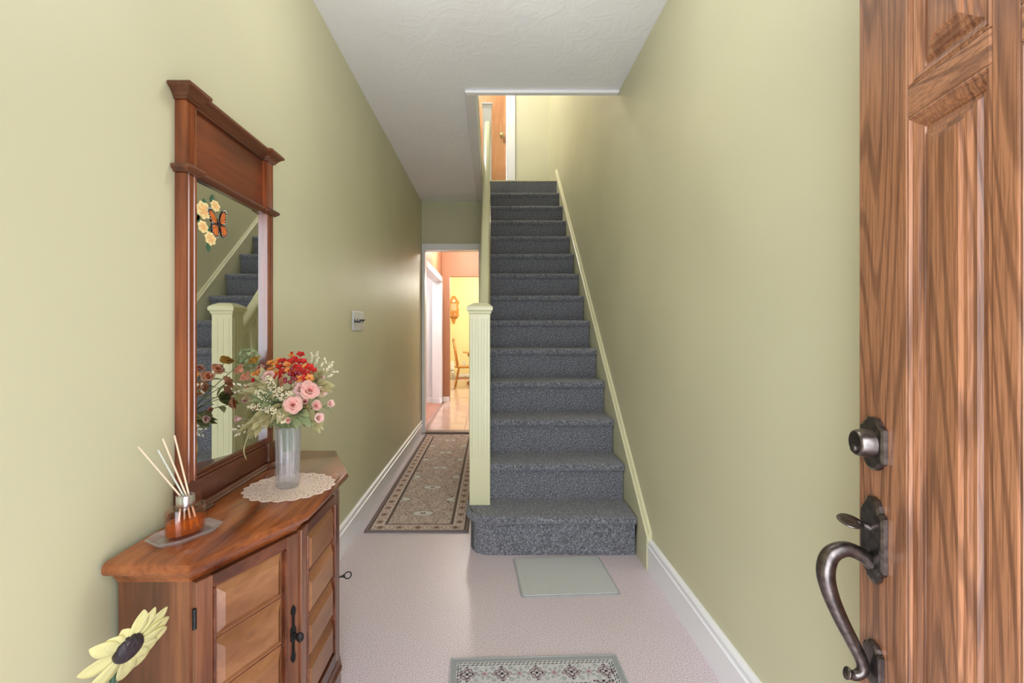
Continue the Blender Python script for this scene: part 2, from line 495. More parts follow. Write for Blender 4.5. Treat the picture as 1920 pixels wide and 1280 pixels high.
# doorway casing at the end of the hall
dc = thing('trim_3', (-0.46, YB, 0), 'white painted casing of the doorway at the end of the hall', 'door casing', kind='structure')
obj('side_casing', boxes((-0.835, -0.798, YB - 0.02, YB + 0.12, 0.012, 2.285)), 'white_paint', dc, bev=0.004)
obj('side_casing', boxes((-0.15, -0.112, YB - 0.02, YB + 0.12, 0.012, 2.285)), 'white_paint', dc, bev=0.004)
obj('head_casing', boxes((-0.797, -0.151, YB - 0.02, YB + 0.12, 2.208, 2.285)), 'white_paint', dc, bev=0.004)
tag(obj('threshold', boxes((-0.797, -0.151, YB - 0.03, YB + 0.10, 0.001, 0.022)), 'threshold_wood', None, (-0.47, YB, 0), bev=0.006), 'worn brown wooden threshold strip under the back doorway', 'threshold', kind='structure')

BASE = [(0, 0.0), (0.016, 0.0), (0.016, 0.118), (0.019, 0.122), (0.019, 0.126), (0.012, 0.130), (0.012, 0.146), (0.017, 0.150), (0.019, 0.156), (0.015, 0.163), (0.008, 0.168), (0, 0.168)]
bm = bmesh.new(); mould(bm, [(XL, EW1), (XL, YB - 0.022)], BASE)
struct('baseboard_left', bm, 'white_paint', 'tall white moulded baseboard along the left hall wall', 'baseboard', origin=(XL, 2.7, 0))
bm = bmesh.new(); mould(bm, [(XR, 2.41), (XR, EW1)], BASE)
struct('baseboard_right', bm, 'white_paint', 'tall white moulded baseboard on the right wall before the stairs', 'baseboard', origin=(XR, 1.2, 0))

# upper floor seen through the stair opening
struct('wall_upper_back', boxes((0.345, XR, YU, YU + 0.12, LAND, 5.7), (-1.6, -0.60, YU, YU + 0.12, LAND, 5.7), (-0.60, 0.345, YU, YU + 0.12, LAND + 2.12, 5.7)), 'upper_green', 'pale green wall beside the wooden door upstairs', 'wall')
struct('wall_upper_left', boxes((-1.72, -1.6, 1.2, YU + 0.12, LAND, 5.7)), 'upper_green', 'pale green far side wall of the upstairs landing', 'wall')
struct('wall_upper_front', boxes((-1.6, XR, 1.08, 1.2, LAND, 5.7)), 'upper_green', 'pale green front wall of the upstairs landing', 'wall')
struct('ceiling_upper', boxes((-1.6, XR, 1.2, YU, 5.7, 5.8)), 'ceiling_plaster', 'white ceiling of the upstairs landing', 'ceiling')
struct('floor_upper', boxes((-1.6, XR, 1.2, OPY, LAND - 0.02, LAND), (-1.6, OPX, OPY, YT + 0.0, LAND - 0.02, LAND), (-1.6, XR, YT + 0.005, YU, LAND - 0.02, LAND), (XL, XR, YB + 0.1, YU, CEIL, LAND - 0.021)), 'grey_carpet', 'grey carpeted floor of the upstairs landing', 'floor')
d2 = thing('door_2', (-0.1, YU, LAND), 'plain orange wooden door at the top of the stairs', 'door', kind='structure')
obj('slab', boxes((-0.56, 0.214, YU + 0.02, YU + 0.06, LAND + 0.005, LAND + 2.05)), 'birch_door', d2, bev=0.003)
bm = bmesh.new(); lathe(bm, [(0.032, 0), (0.032, 0.006), (0.012, 0.012), (0.012, 0.035), (0.024, 0.045), (0.030, 0.058), (0.026, 0.070), (0.010, 0.075)], 20, (0.152, YU + 0.02, LAND + 0.92), (0, -1, 0))
obj('knob', bm, 'brass', d2, smooth=True)
obj('casing', boxes((0.216, 0.342, YU - 0.022, YU + 0.06, LAND + 0.001, LAND + 2.12)), 'white_paint', d2, bev=0.006)
obj('casing', boxes((-0.66, -0.562, YU - 0.022, YU + 0.06, LAND + 0.001, LAND + 2.12)), 'white_paint', d2, bev=0.006)
obj('casing', boxes((-0.66, 0.342, YU - 0.022, YU + 0.06, LAND + 2.121, LAND + 2.22)), 'white_paint', d2, bev=0.006)

# ------------------------------------------------------------------ rooms beyond the back doorway
Y8 = 8.0
MX = -0.848
struct('wall_mid_left', boxes((MX - 0.13, MX, YB + 0.10, 5.93, 0, CEIL), (MX - 0.13, MX, 5.93, 7.90, 2.13, CEIL), (MX - 0.13, MX, 7.90, Y8, 0, CEIL)), 'terracotta_paint', 'terracotta wall above the white opening past the hall', 'wall')
struct('wall_mid_back', boxes((MX - 0.13, -0.717, Y8, Y8 + 0.12, 0, CEIL), (-0.717, 0.30, Y8, Y8 + 0.12, 2.17, CEIL), (0.30, 1.5, Y8, Y8 + 0.12, 0, CEIL)), 'terracotta_paint', 'terracotta wall around the opening to the yellow kitchen', 'wall')
struct('wall_mid_right', boxes((1.5, 1.6, YB + 0.1, Y8 + 0.12, 0, CEIL)), 'terracotta_paint', 'terracotta right wall of the middle room', 'wall')
struct('wall_under_stair', boxes((-0.012, 1.5, 5.90, 5.98, 0, 2.60)), 'terracotta_paint', 'terracotta wall closing the space under the stairs', 'wall')
struct('ceiling_mid', boxes((MX - 0.13, 1.6, YB + 0.101, Y8 + 0.12, CEIL - 0.02, CEIL - 0.001)), 'ceiling_plaster', 'white ceiling of the middle room', 'ceiling')
struct('baseboard_mid', boxes((MX, -0.717, Y8 - 0.018, Y8, 0.008, 0.10)), 'white_paint', 'short pale baseboard under the terracotta corner', 'baseboard', bev=0.003)
t4 = thing('trim_4', (MX, 7.0, 0), 'white casing and jamb of the side opening past the hall', 'door casing', kind='structure')
obj('jamb', boxes((MX - 0.15, MX + 0.012, 7.84, 7.90, 0.008, 2.06)), 'white_paint', t4, bev=0.003)
obj('jamb', boxes((MX - 0.15, MX + 0.012, 5.93, 5.96, 0.008, 2.06)), 'white_paint', t4, bev=0.003)
obj('head_casing', boxes((MX - 0.13, MX + 0.018, 5.88, 7.97, 2.061, 2.15)), 'white_paint', t4, bev=0.003)
obj('side_casing', boxes((MX, MX + 0.016, 7.901, 7.98, 0.008, 2.06)), 'white_paint', t4, bev=0.003)
obj('plinth_block', boxes((MX - 0.14, MX + 0.02, 7.83, 7.84, 0.008, 0.09)), 'white_paint', t4, bev=0.003)
struct('wall_side_room', boxes((-2.3, MX - 0.151, 7.93, 8.0, 0, CEIL), (-2.42, -2.3, 5.6, 8.0, 0, CEIL), (-2.3, XL - 0.12, 5.55, 5.69, 0, CEIL)), 'grey_white_paint', 'light grey walls of the side room', 'wall')
struct('ceiling_side_room', boxes((-2.3, MX - 0.13, 5.69, 7.93, CEIL - 0.02, CEIL)), 'ceiling_plaster', 'white ceiling of the side room', 'ceiling')
struct('floor_side_room', boxes((-2.42, MX - 0.02, 5.62, 8.0, -0.05, 0.006)), 'red_floor', 'reddish floor of the side room', 'floor')
struct('baseboard_side_room', boxes((-2.3, MX - 0.152, 7.912, 7.929, 0.006, 0.10)), 'white_paint', 'white baseboard in the side room', 'baseboard', bev=0.003)
YK = 12.0
struct('wall_kitchen_back', boxes((-1.5, 2.2, YK, YK + 0.1, 0, CEIL)), 'yellow_paint', 'bright yellow kitchen wall behind the dining chair', 'wall')
struct('wall_kitchen_left', boxes((-1.6, -1.5, Y8 + 0.12, YK + 0.1, 0, CEIL)), 'yellow_paint', 'yellow left wall of the kitchen', 'wall')
struct('wall_kitchen_right', boxes((2.2, 2.3, Y8 + 0.12, YK + 0.1, 0, CEIL), (1.6, 2.3, Y8, Y8 + 0.12, 0, CEIL)), 'yellow_paint', 'yellow right wall of the kitchen', 'wall')
struct('wall_kitchen_front', boxes((-1.5, MX - 0.13, Y8 + 0.01, Y8 + 0.12, 0, CEIL)), 'yellow_paint', 'yellow kitchen wall behind the terracotta corner', 'wall')
struct('ceiling_kitchen', boxes((-1.6, 2.3, Y8 + 0.121, YK, CEIL - 0.02, CEIL)), 'ceiling_plaster', 'white kitchen ceiling', 'ceiling')
struct('baseboard_kitchen', boxes((-1.5, 2.2, YK - 0.018, YK, 0.008, 0.10)), 'white_paint', 'white baseboard under the yellow kitchen wall', 'baseboard', bev=0.003)
tf = struct('floor_tiled', boxes((MX, 1.5, YB + 0.10, Y8 + 0.06, -0.06, 0.004), (-1.5, 2.2, Y8 + 0.06, YK, -0.06, 0.004)), 'grout', 'glossy pinkish tiled floor leading into the kitchen', 'floor')
TS = 0.46
tile0 = None
def add_tile(x0, y0):
    global tile0
    if tile0 is None:
        tile0 = obj('tile', boxes((0.003, TS - 0.003, 0.003, TS - 0.003, 0.0045, 0.009)), 'tile', tf, bev=0.0015, seg=1)
        tile0.location = (x0, y0, 0)
    else:
        dupe(tile0, tf, (x0, y0, 0))
for i in range(4):
    for j in range(5):
        add_tile(-0.795 + i * TS, YB + 0.105 + j * TS)
for i in range(5):
    for j in range(9):
        add_tile(-1.255 + i * TS, 8.065 + j * 0.43 if False else Y8 + 0.02 + 0.0 + j * TS) if Y8 + 0.02 + (j + 1) * TS < YK and j > 0 else None
for i in range(4):
    add_tile(-0.795 + i * TS, YB + 0.105 + 5 * TS) if YB + 0.105 + 6 * TS < Y8 + 0.02 + TS + 0.02 else None

# ------------------------------------------------------------------ staircase
st = thing('staircase', (0.4, S0, 0), 'straight staircase with dark grey carpeted steps between the railing and the green wall', 'staircase')
SX0, SX1 = -0.008, 0.802
NOSE = [(0, 0), (0, RISE - 0.052), (0.006, RISE - 0.047), (0.022, RISE - 0.044), (0.031, RISE - 0.034), (0.034, RISE - 0.022), (0.030, RISE - 0.009), (0.020, RISE - 0.002), (0.008, RISE)]
# first step with its rounded left end
XA = -0.112; R1 = 0.10
path = [(SX1 - 0.004, S0)]
for k in range(0, 10):
    a = PI / 2 * k / 9
    path.append((XA + R1 - math.sin(a) * R1, S0 + R1 - math.cos(a) * R1))
path.append((XA, S0 + RUN))
path = [(SX1 - 0.004, S0 + RUN + 0.01)] + path
path = path[::-1]
bm = bmesh.new()
mould(bm, path[:-1], NOSE)
fill = [(a, c) for a, c in path]
fill[0] = (XA, S0 + RUN + 0.01)
prism(bm, [(a + (0.0 if a > XA + 0.001 else -0.006), c - (0.006 if c < S0 + 0.05 else 0.0)) for a, c in fill], 0.001, RISE)
smooth_by_angle(obj('step', bm, 'grey_carpet', st, label='wide rounded bottom step covered in grey carpet'), 50)
poly = [(S0 + 0.6, 0.0)]
bm = bmesh.new()
pr = [(-o, z) for o, z in NOSE] + [(RUN + 0.02, RISE), (RUN + 0.02, 0)]
prism(bm, pr, SX0, SX1, 'X')
bmesh.ops.translate(bm, verts=bm.verts[:], vec=(0, S0 + RUN, RISE))
s2 = smooth_by_angle(obj('step', bm, 'grey_carpet', st), 50)
for n in range(2, 13):
    dupe(s2, st, (0, (n - 1) * RUN, (n - 1) * RISE))
# last riser up to the landing
bm = boxes((SX0, SX1, YT, YT + 0.02, 13 * RISE, LAND - 0.028))
obj('top_riser', bm, 'grey_carpet', st)
obj('landing_nosing', boxes((-0.02, SX1 + 0.02, YT - 0.03, YT + 0.004, LAND - 0.027, LAND + 0.006)), 'green_gloss', st, bev=0.008, label='pale wooden nosing at the top of the stairs')
# closed side wall under the flight
K = RISE / RUN
def nz(y): return RISE + (y - S0) * K
poly = [(2.85, 0.002), (YB - 0.001, 0.002), (YB - 0.001, nz(YB) + 0.05), (2.85, nz(2.85) + 0.05)]
bm = bmesh.new(); prism(bm, poly, -0.10, -0.012, 'X')
obj('side_panel', bm, 'green_paint', st)
# skirt board on the right wall with its moulded cap
def cap_z(y): return 0.174 + 0.892 * (y - 2.387)
poly = [(2.412, 0.001), (3.2, 0.001), (5.86, cap_z(5.86) - 0.75), (5.86, cap_z(5.86) - 0.01), (2.412, cap_z(2.412) - 0.01)]
bm = bmesh.new(); prism(bm, poly, 0.8065, XR - 0.0005, 'X')
obj('skirt_board', bm, 'green_paint', st)
bm = bmesh.new()
prof = [(-0.020, 0.0), (-0.020, 0.010), (-0.026, 0.013), (-0.026, 0.024), (-0.019, 0.030), (-0.015, 0.036), (-0.015, 0.044), (-0.010, 0.052), (0, 0.054), (0, 0.0)]
y0, y1 = 2.395, 5.84
lo = [bm.verts.new((XR - 0.0005 + a * 1.0, y0, cap_z(y0) - 0.03 + c)) for a, c in prof]
hi = [bm.verts.new((XR - 0.0005 + a * 1.0, y1, cap_z(y1) - 0.03 + c)) for a, c in prof]
for i in range(len(prof)):
    j = (i + 1) % len(prof)
    bm.faces.new((lo[i], lo[j], hi[j], hi[i]))
bm.faces.new(lo[::-1]); bm.faces.new(hi)
obj('skirt_cap', bm, 'green_gloss', st, label='glossy pale green moulding sloping up the right wall')

rl = thing('stair_railing', (-0.067, 2.78, RISE), 'pale green painted stair railing with a square newel post at the bottom step', 'railing')
NX0, NX1, NY0, NY1 = -0.128, -0.006, 2.718, 2.840
bm = bmesh.new(); box(bm, NX0, NX1, NY0, NY1, RISE, 1.352)
np_ = obj('newel_post', bm, 'green_gloss', rl, bev=0.004)
# fluted strips on the post faces
for sx in (-0.034, 0.0, 0.034):
    cx = (NX0 + NX1) / 2 + sx
    bm = bmesh.new()
    prism(bm, [(cx - 0.012, NY0 + 0.001), (cx - 0.009, NY0 - 0.0022), (cx + 0.009, NY0 - 0.0022), (cx + 0.012, NY0 + 0.001)], 0.50, 1.315)
    obj('flute_strip', bm, 'green_gloss', np_)
    cy = (NY0 + NY1) / 2 + sx
    bm = bmesh.new()
    prism(bm, [(NX0 + 0.001, cy - 0.012), (NX0 - 0.0022, cy - 0.009), (NX0 - 0.0022, cy + 0.009), (NX0 + 0.001, cy + 0.012)], 0.50, 1.315)
    obj('flute_strip', bm, 'green_gloss', np_)
bm = bmesh.new()
ccx, ccy = (NX0 + NX1) / 2, (NY0 + NY1) / 2
rings = []
for h, z in ((0.061, 1.340), (0.066, 1.346), (0.069, 1.358), (0.076, 1.364), (0.077, 1.380), (0.074, 1.386), (0.062, 1.396), (0.034, 1.409), (0.0, 1.411)):
    h = max(h, 0.004)
    rings.append([bm.verts.new((ccx + a * h, ccy + c * h, z)) for a, c in ((-1, -1), (1, -1), (1, 1), (-1, 1))])
for a, c in zip(rings, rings[1:]):
    for k in range(4): bm.faces.new((a[k], a[(k + 1) % 4], c[(k + 1) % 4], c[k]))
bm.faces.new(rings[0][::-1]); bm.faces.new(rings[-1])
obj('newel_cap', bm, 'green_gloss', np_, bev=0.002)
def rail_z(y): return 1.19 + 0.902 * (y - 2.84)
bm = bmesh.new()
rp = [(-0.084, -0.075), (-0.084, -0.06), (-0.078, -0.05), (-0.084, -0.035), (-0.082, -0.018), (-0.070, -0.004), (-0.049, 0.0), (-0.028, -0.004), (-0.016, -0.018), (-0.014, -0.035), (-0.020, -0.05), (-0.014, -0.06), (-0.014, -0.075)]
y0, y1 = 2.842, 5.795
lo = [bm.verts.new((a, y0, rail_z(y0) + c)) for a, c in rp]
hi = [bm.verts.new((a, y1, rail_z(y1) + c)) for a, c in rp]
for i in range(len(rp)):
    j = (i + 1) % len(rp); bm.faces.new((lo[i], lo[j], hi[j], hi[i]))
bm.faces.new(lo[::-1]); bm.faces.new(hi)
smooth_by_angle(obj('handrail', bm, 'green_gloss', rl), 50)
bal = None
y = 2.92
while y < 5.55:
    zb, zt = nz(y) + 0.05, rail_z(y) - 0.07
    if bal is None:
        b0 = y
        bmx = bmesh.new()
        v = box(bmx, -0.066, -0.030, y - 0.018, y + 0.018, zb - 0.02, zt)
        for q in v:
            q.co.z += (q.co.y - y) * 0.902
        bal = obj('baluster', bmx, 'green_gloss', rl)
    else:
        dupe(bal, rl, (0, y - b0, (y - b0) * K))
    y += 0.105
bm = bmesh.new(); box(bm, -0.105, 0.004, 5.80, 5.905, LAND + 0.001, LAND + 0.97)
tn = obj('top_newel_post', bm, 'white_paint', rl, bev=0.003, label='white square newel post at the top of the stairs')
obj('newel_cap', boxes((-0.116, 0.015, 5.789, 5.916, LAND + 0.971, LAND + 0.992)), 'white_paint', tn, bev=0.004)

# ------------------------------------------------------------------ front door (open, on the right)
DU = Vector((-0.2018, -0.9794, 0)); DN = Vector((-0.9794, 0.2018, 0)); DO = Vector((0.713, 0.90, 0))
DW = 0.846
def dP(s, e, z): return DO + DU * s + DN * e + Vector((0, 0, z))
def dbox(bm, s0, s1, e0, e1, z0, z1, ins=0.0):
    vs = []
    for e, i in ((e0, 0.0), (e1, ins)):
        vs.append([bm.verts.new(dP(s, e, z)) for s, z in ((s0 + i, z0 + i), (s1 - i, z0 + i), (s1 - i, z1 - i), (s0 + i, z1 - i))])
    a, c = vs
    bm.faces.new(a[::-1]); bm.faces.new(c)
    for k in range(4): bm.faces.new((a[k], a[(k + 1) % 4], c[(k + 1) % 4], c[k]))
fd = thing('door_1', (0.713 + DU.x * DW, 0.90 + DU.y * DW, 0.0), 'oak panelled front door standing open at the right edge', 'door', kind='structure')
Z0, Z1 = 0.012, 2.05
TH = 0.044
cols = []
s = 0.1375
for k in range(3):
    cols.append((s, s + 0.163)); s += 0.163 + 0.041
def dpart(name, mat, *bs, bev=0.003, label=None, par=None):
    bm = bmesh.new()
    for q in bs: dbox(bm, *q)
    return obj(name, bm, mat, par or fd, bev=bev, label=label)
dpart('core', 'oak_z', (0.004, DW - 0.004, -TH + 0.004, -0.014, Z0 + 0.002, Z1 - 0.002), bev=0)
dpart('stile', 'oak_z', (0, 0.1375, -TH, 0, Z0, Z1))
dpart('stile', 'oak_z', (DW - 0.1375, DW, -TH, 0, Z0, Z1))
RZ = [(Z0, 0.30), (1.598, 1.646), (1.93, Z1)]
for k in range(2):
    a = cols[k][1]
    dpart('mullion', 'oak_z', (a, a + 0.041, -TH + 0.002, 0, RZ[0][1], RZ[2][0]))
for (a, c) in RZ[::2]:
    dpart('rail', 'oak_h', (0.1377, DW - 0.1377, -TH, 0, a, c))
for (s0, s1) in cols:
    dpart('rail', 'oak_h', (s0 + 0.0003, s1 - 0.0003, -TH, 0.0, RZ[1][0], RZ[1][1]))
    for (z0, z1) in ((0.30, 1.598), (1.646, 1.93)):
        bm = bmesh.new()
        # sticking around the opening, then the raised field in three steps
        obj_m = bmesh.new()
        def ring(bmr, i0, i1, e0, e1):
            o_ = [bmr.verts.new(dP(s_, e0, z_)) for s_, z_ in ((s0 + i0, z0 + i0), (s1 - i0, z0 + i0), (s1 - i0, z1 - i0), (s0 + i0, z1 - i0))]
            n_ = [bmr.verts.new(dP(s_, e1, z_)) for s_, z_ in ((s0 + i1, z0 + i1), (s1 - i1, z0 + i1), (s1 - i1, z1 - i1), (s0 + i1, z1 - i1))]
            for k_ in range(4): bmr.faces.new((o_[k_], o_[(k_ + 1) % 4], n_[(k_ + 1) % 4], n_[k_]))
        seq = [(0.0, -0.0135), (0.0, -0.001), (0.004, -0.0005), (0.007, -0.0045), (0.010, -0.004), (0.016, -0.0065), (0.020, -0.011), (0.023, -0.0115), (0.024, -0.0140)]
        for (i0, e0), (i1, e1) in zip(seq, seq[1:]): ring(obj_m, i0, i1, e0, e1)
        pan_m = obj('panel_moulding', obj_m, 'oak_z', fd)
        seq = [(0.022, -0.0145), (0.030, -0.0135), (0.034, -0.0085), (0.040, -0.0080), (0.044, -0.0040), (0.050, -0.0035), (0.054, 0.0005), (0.060, 0.0010)]
        for (i0, e0), (i1, e1) in zip(seq, seq[1:]): ring(bm, i0, i1, e0, e1)
        i, e = 0.060, 0.0010
        bm.faces.new([bm.verts.new(dP(s_, e, z_)) for s_, z_ in ((s0 + i, z0 + i), (s1 - i, z0 + i), (s1 - i, z1 - i), (s0 + i, z1 - i))])
        obj('raised_panel', bm, 'oak_z', fd)
# hardware
HS = 0.0555
def plate(name, zc, w, h, par, lbl):
    """scalloped backplate: wide body, shoulders and an arched top and bottom"""
    bm = bmesh.new()
    o2 = []
    half = [(w, 0.0), (w, h * 0.62), (w * 0.86, h * 0.70), (w * 0.70, h * 0.72), (w * 0.58, h * 0.86), (w * 0.36, h * 0.97), (0, h)]
    top = half + [(-a, c) for a, c in half[::-1][1:]]
    o2 = top + [(a, -c) for a, c in top[::-1]][1:-1]
    rings = []
    for e, sc in ((0.0005, 1.0), (0.007, 1.0), (0.010, 0.90), (0.0105, 0.80)):
        rings.append([bm.verts.new(dP(HS + a * sc, e, zc + c * sc)) for a, c in o2])
    n = len(o2)
    for a, c in zip(rings, rings[1:]):
        for k in range(n): bm.faces.new((a[k], a[(k + 1) % n], c[(k + 1) % n], c[k]))
    bm.faces.new(rings[0][::-1]); bm.faces.new(rings[-1])
    return obj(name, bm, 'bronze_worn', par, label=lbl)
db = plate('deadbolt', 1.043, 0.034, 0.048, fd, 'dark bronze deadbolt above the door handle')
bm = bmesh.new(); lathe(bm, [(0.027, 0.008), (0.026, 0.014), (0.024, 0.030), (0.022, 0.034), (0.020, 0.035), (0.019, 0.0345)], 28, dP(HS, 0, 1.043), DN)
smooth_by_angle(obj('cylinder_collar', bm, 'bronze_worn', db), 40)
bm = bmesh.new(); lathe(bm, [(0.0185, 0.0345), (0.0185, 0.0355), (0.001, 0.0356)], 24, dP(HS, 0, 1.043), DN)
obj('lock_face', bm, 'bronze', db)
bm = bmesh.new(); lathe(bm, [(0.0075, 0.0355), (0.0072, 0.039), (0.001, 0.0392)], 16, dP(HS, 0, 1.033), DN)
kc = obj('key_cylinder', bm, 'bronze_worn', db)
bh = plate('handleset', 0.868, 0.034, 0.078, fd, 'dark bronze handle set with thumb latch and curved grip')
bm = bmesh.new()
tube(bm, smooth_pts([dP(HS, 0.006, 0.886), dP(HS, 0.018, 0.893), dP(HS, 0.030, 0.895)], 4), [0.006] * 4 + [0.005] * 5, 10)
rings = []
for sc_, dz_ in ((0.3, -0.004), (0.9, -0.002), (1.0, 0.0), (0.92, 0.0018), (0.35, 0.0010)):
    rings.append([bm.verts.new(dP(HS + 0.019 * sc_ * math.sin(2 * PI * k / 24), 0.042 + 0.021 * sc_ * math.cos(2 * PI * k / 24), 0.898 + dz_ + 0.006 * sc_ * math.sin(2 * PI * k / 24) * -1 + 0.002 * sc_ * math.cos(2 * PI * k / 24))) for k in range(24)])
for a, c in zip(rings, rings[1:]):
    for k in range(24): bm.faces.new((a[k], a[(k + 1) % 24], c[(k + 1) % 24], c[k]))
bm.faces.new(rings[0][::-1]); bm.faces.new(rings[-1])
obj('thumb_latch', bm, 'bronze_worn', bh, smooth=True)
bm = bmesh.new()
pp = smooth_pts([dP(HS, 0.006, 0.822), dP(HS, 0.025, 0.838), dP(HS, 0.050, 0.846), dP(HS, 0.074, 0.832), dP(HS, 0.082, 0.800), dP(HS, 0.075, 0.762), dP(HS, 0.058, 0.718), dP(HS, 0.038, 0.676), dP(HS, 0.024, 0.645), dP(HS, 0.022, 0.626), dP(HS, 0.034, 0.615), dP(HS, 0.048, 0.618)], 5)
n = len(pp)
rad = []
for i in range(n):
    t = i / (n - 1)
    rad.append(0.0120 + 0.0035 * math.exp(-((t - 0.33) / 0.16) ** 2) - 0.004 * max(0, (t - 0.55)) / 0.45 + (0.003 if t > 0.97 else 0))
tube(bm, pp, rad, 14)
obj('grip', bm, 'bronze_worn', bh, smooth=True)
plate('grip_base_plate', 0.642, 0.026, 0.040, bh, None)
# front door frame
f1 = thing('trim_5', (0.12, 0, 0), 'oak frame of the front doorway', 'door frame', kind='structure')
obj('jamb', boxes((0.553, 0.585, EW0, EW1, 0.0, 2.06)), 'oak_z', f1)
obj('jamb', boxes((-0.34, -0.315, EW0, EW1, 0.0, 2.06)), 'oak_z', f1)
obj('head', boxes((-0.34, 0.585, EW0, EW1, 2.06, 2.08)), 'oak_h', f1)
struct('floor_porch', boxes((-0.7, 0.9, -0.75, EW0 - 0.002, -0.14, -0.02)), 'grey_white_paint', 'pale stone slab of the porch outside the front door', 'floor')

# ------------------------------------------------------------------ added globe lamps out of frame, standing in for the room lighting
def added_pendant(x, y, z, drop, r, col, power, label):  # globe lamp added out of view to brighten its room
    t = thing('added_fill_lamp', (x, y, z), label, 'lamp')
    bm = bmesh.new(); lathe(bm, [(0.06, -0.0005), (0.06, -0.012), (0.02, -0.03), (0.006, -0.032)], 24, (x, y, z))
    obj('canopy', bm, 'brass', t)
    bm = bmesh.new(); tube(bm, [(x, y, z - 0.03), (x, y, z - drop + r * 0.95)], 0.005, 8)
    obj('rod', bm, 'brass', t)
    bm = bmesh.new(); ball(bm, (x, y, z - drop), r, 14)
    mname = 'added_lamp_glow_%d' % len(MATS)
    emit(mname, col, power)
    obj('added_globe', bm, mname, t, smooth=True)
    bm = bmesh.new(); lathe(bm, [(r * 0.45, r * 0.88), (r * 0.42, r * 0.98), (0.012, r * 1.06)], 20, (x, y, z - drop))
    obj('globe_holder', bm, 'brass', t)
WARM = (1.0, 0.97, 0.94, 1)
added_pendant(0.0, 1.55, CEIL, 0.27, 0.12, WARM, HALL_FILL, 'added unseen globe lamp lighting the hall inside the front door')
added_pendant(-0.6, 5.55, 5.70, 0.45, 0.16, WARM, UP_FILL, 'added unseen globe lamp lighting the upstairs landing')
added_pendant(-0.35, 6.9, CEIL - 0.02, 0.20, 0.11, (1.0, 0.93, 0.85, 1), MID_FILL, 'added unseen globe lamp lighting the terracotta room and passage')
added_pendant(0.3, 10.2, CEIL - 0.02, 0.45, 0.20, (1.0, 0.95, 0.84, 1), KITCHEN_FILL, 'large added unseen globe lamp lighting the kitchen')
added_pendant(-1.6, 6.8, CEIL - 0.02, 0.35, 0.14, (1.0, 0.97, 0.94, 1), SIDE_FILL, 'added unseen globe lamp lighting the side room')

# ------------------------------------------------------------------ console cabinet
CT = 0.758
CX = XL + 0.0205
cab = thing('console_cabinet', (-0.68, 1.4375, 0), 'half-octagon cherry wood console cabinet against the left green wall', 'cabinet')
def octo(o, back=CX):
    """plan polyline front outline, moved outwards by o, from far end to near end"""
    base = [(-0.662, 1.018), (-0.541, 1.277), (-0.541, 1.598), (-0.662, 1.857)]
    pts = [(back, 1.018)] + base + [(back, 1.857)]
    n = len(pts); out = []
    for i in range(n):
        ns = []
        for a, c in ((i - 1, i), (i, i + 1)):
            if 0 <= a and c < n:
                d = Vector((pts[c][0] - pts[a][0], pts[c][1] - pts[a][1])).normalized()
                ns.append(Vector((d.y, -d.x)))
        m_ = ns[0] if len(ns) == 1 else (ns[0] + ns[1]) / (1 + ns[0].dot(ns[1]))
        out.append((pts[i][0] + m_.x * o, pts[i][1] + m_.y * o))
    return out
P = octo(0.0)
bm = bmesh.new(); prism(bm, P, 0.10, 0.715)
obj('body', bm, 'cherry', cab)
TOP = [(0.0, 0.700), (0.006, 0.700), (0.008, 0.708), (0.014, 0.712), (0.016, 0.720), (0.024, 0.724), (0.030, 0.728), (0.040, 0.731), (0.045, 0.738), (0.046, 0.746), (0.042, 0.754), (0.034, CT)]
bm = bmesh.new(); mould(bm, octo(0.0), TOP, cap=True)
smooth_by_angle(obj('top', bm, 'cherry_y', cab, label='polished reddish cherry top with a moulded edge'), 35)
PL = [(0.0, 0.0), (0.022, 0.0), (0.022, 0.072), (0.026, 0.078), (0.026, 0.088), (0.018, 0.096), (0.014, 0.108), (0.006, 0.114), (0.0, 0.118)]
bm = bmesh.new(); mould(bm, octo(0.0), PL, cap=True)
obj('plinth', bm, 'cherry', cab)
def face(a, c):
    a, c = Vector((a[0], a[1], 0)), Vector((c[0], c[1], 0))
    u = (c - a).normalized(); n = Vector((u.y, -u.x, 0))
    return a, u, n, (c - a).length
def fbox(bm, F, u0, u1, n0, n1, z0, z1, ins=0.0):
    o, u, n, w = F
    lo = [bm.verts.new(o + u * q + n * n0 + Vector((0, 0, z))) for q, z in ((u0, z0), (u1, z0), (u1, z1), (u0, z1))]
    hi = [bm.verts.new(o + u * q + n * n1 + Vector((0, 0, z))) for q, z in ((u0 + ins, z0 + ins), (u1 - ins, z0 + ins), (u1 - ins, z1 - ins), (u0 + ins, z1 - ins))]
    bm.faces.new(lo[::-1]); bm.faces.new(hi)
    for k in range(4): bm.faces.new((lo[k], lo[(k + 1) % 4], hi[(k + 1) % 4], hi[k]))
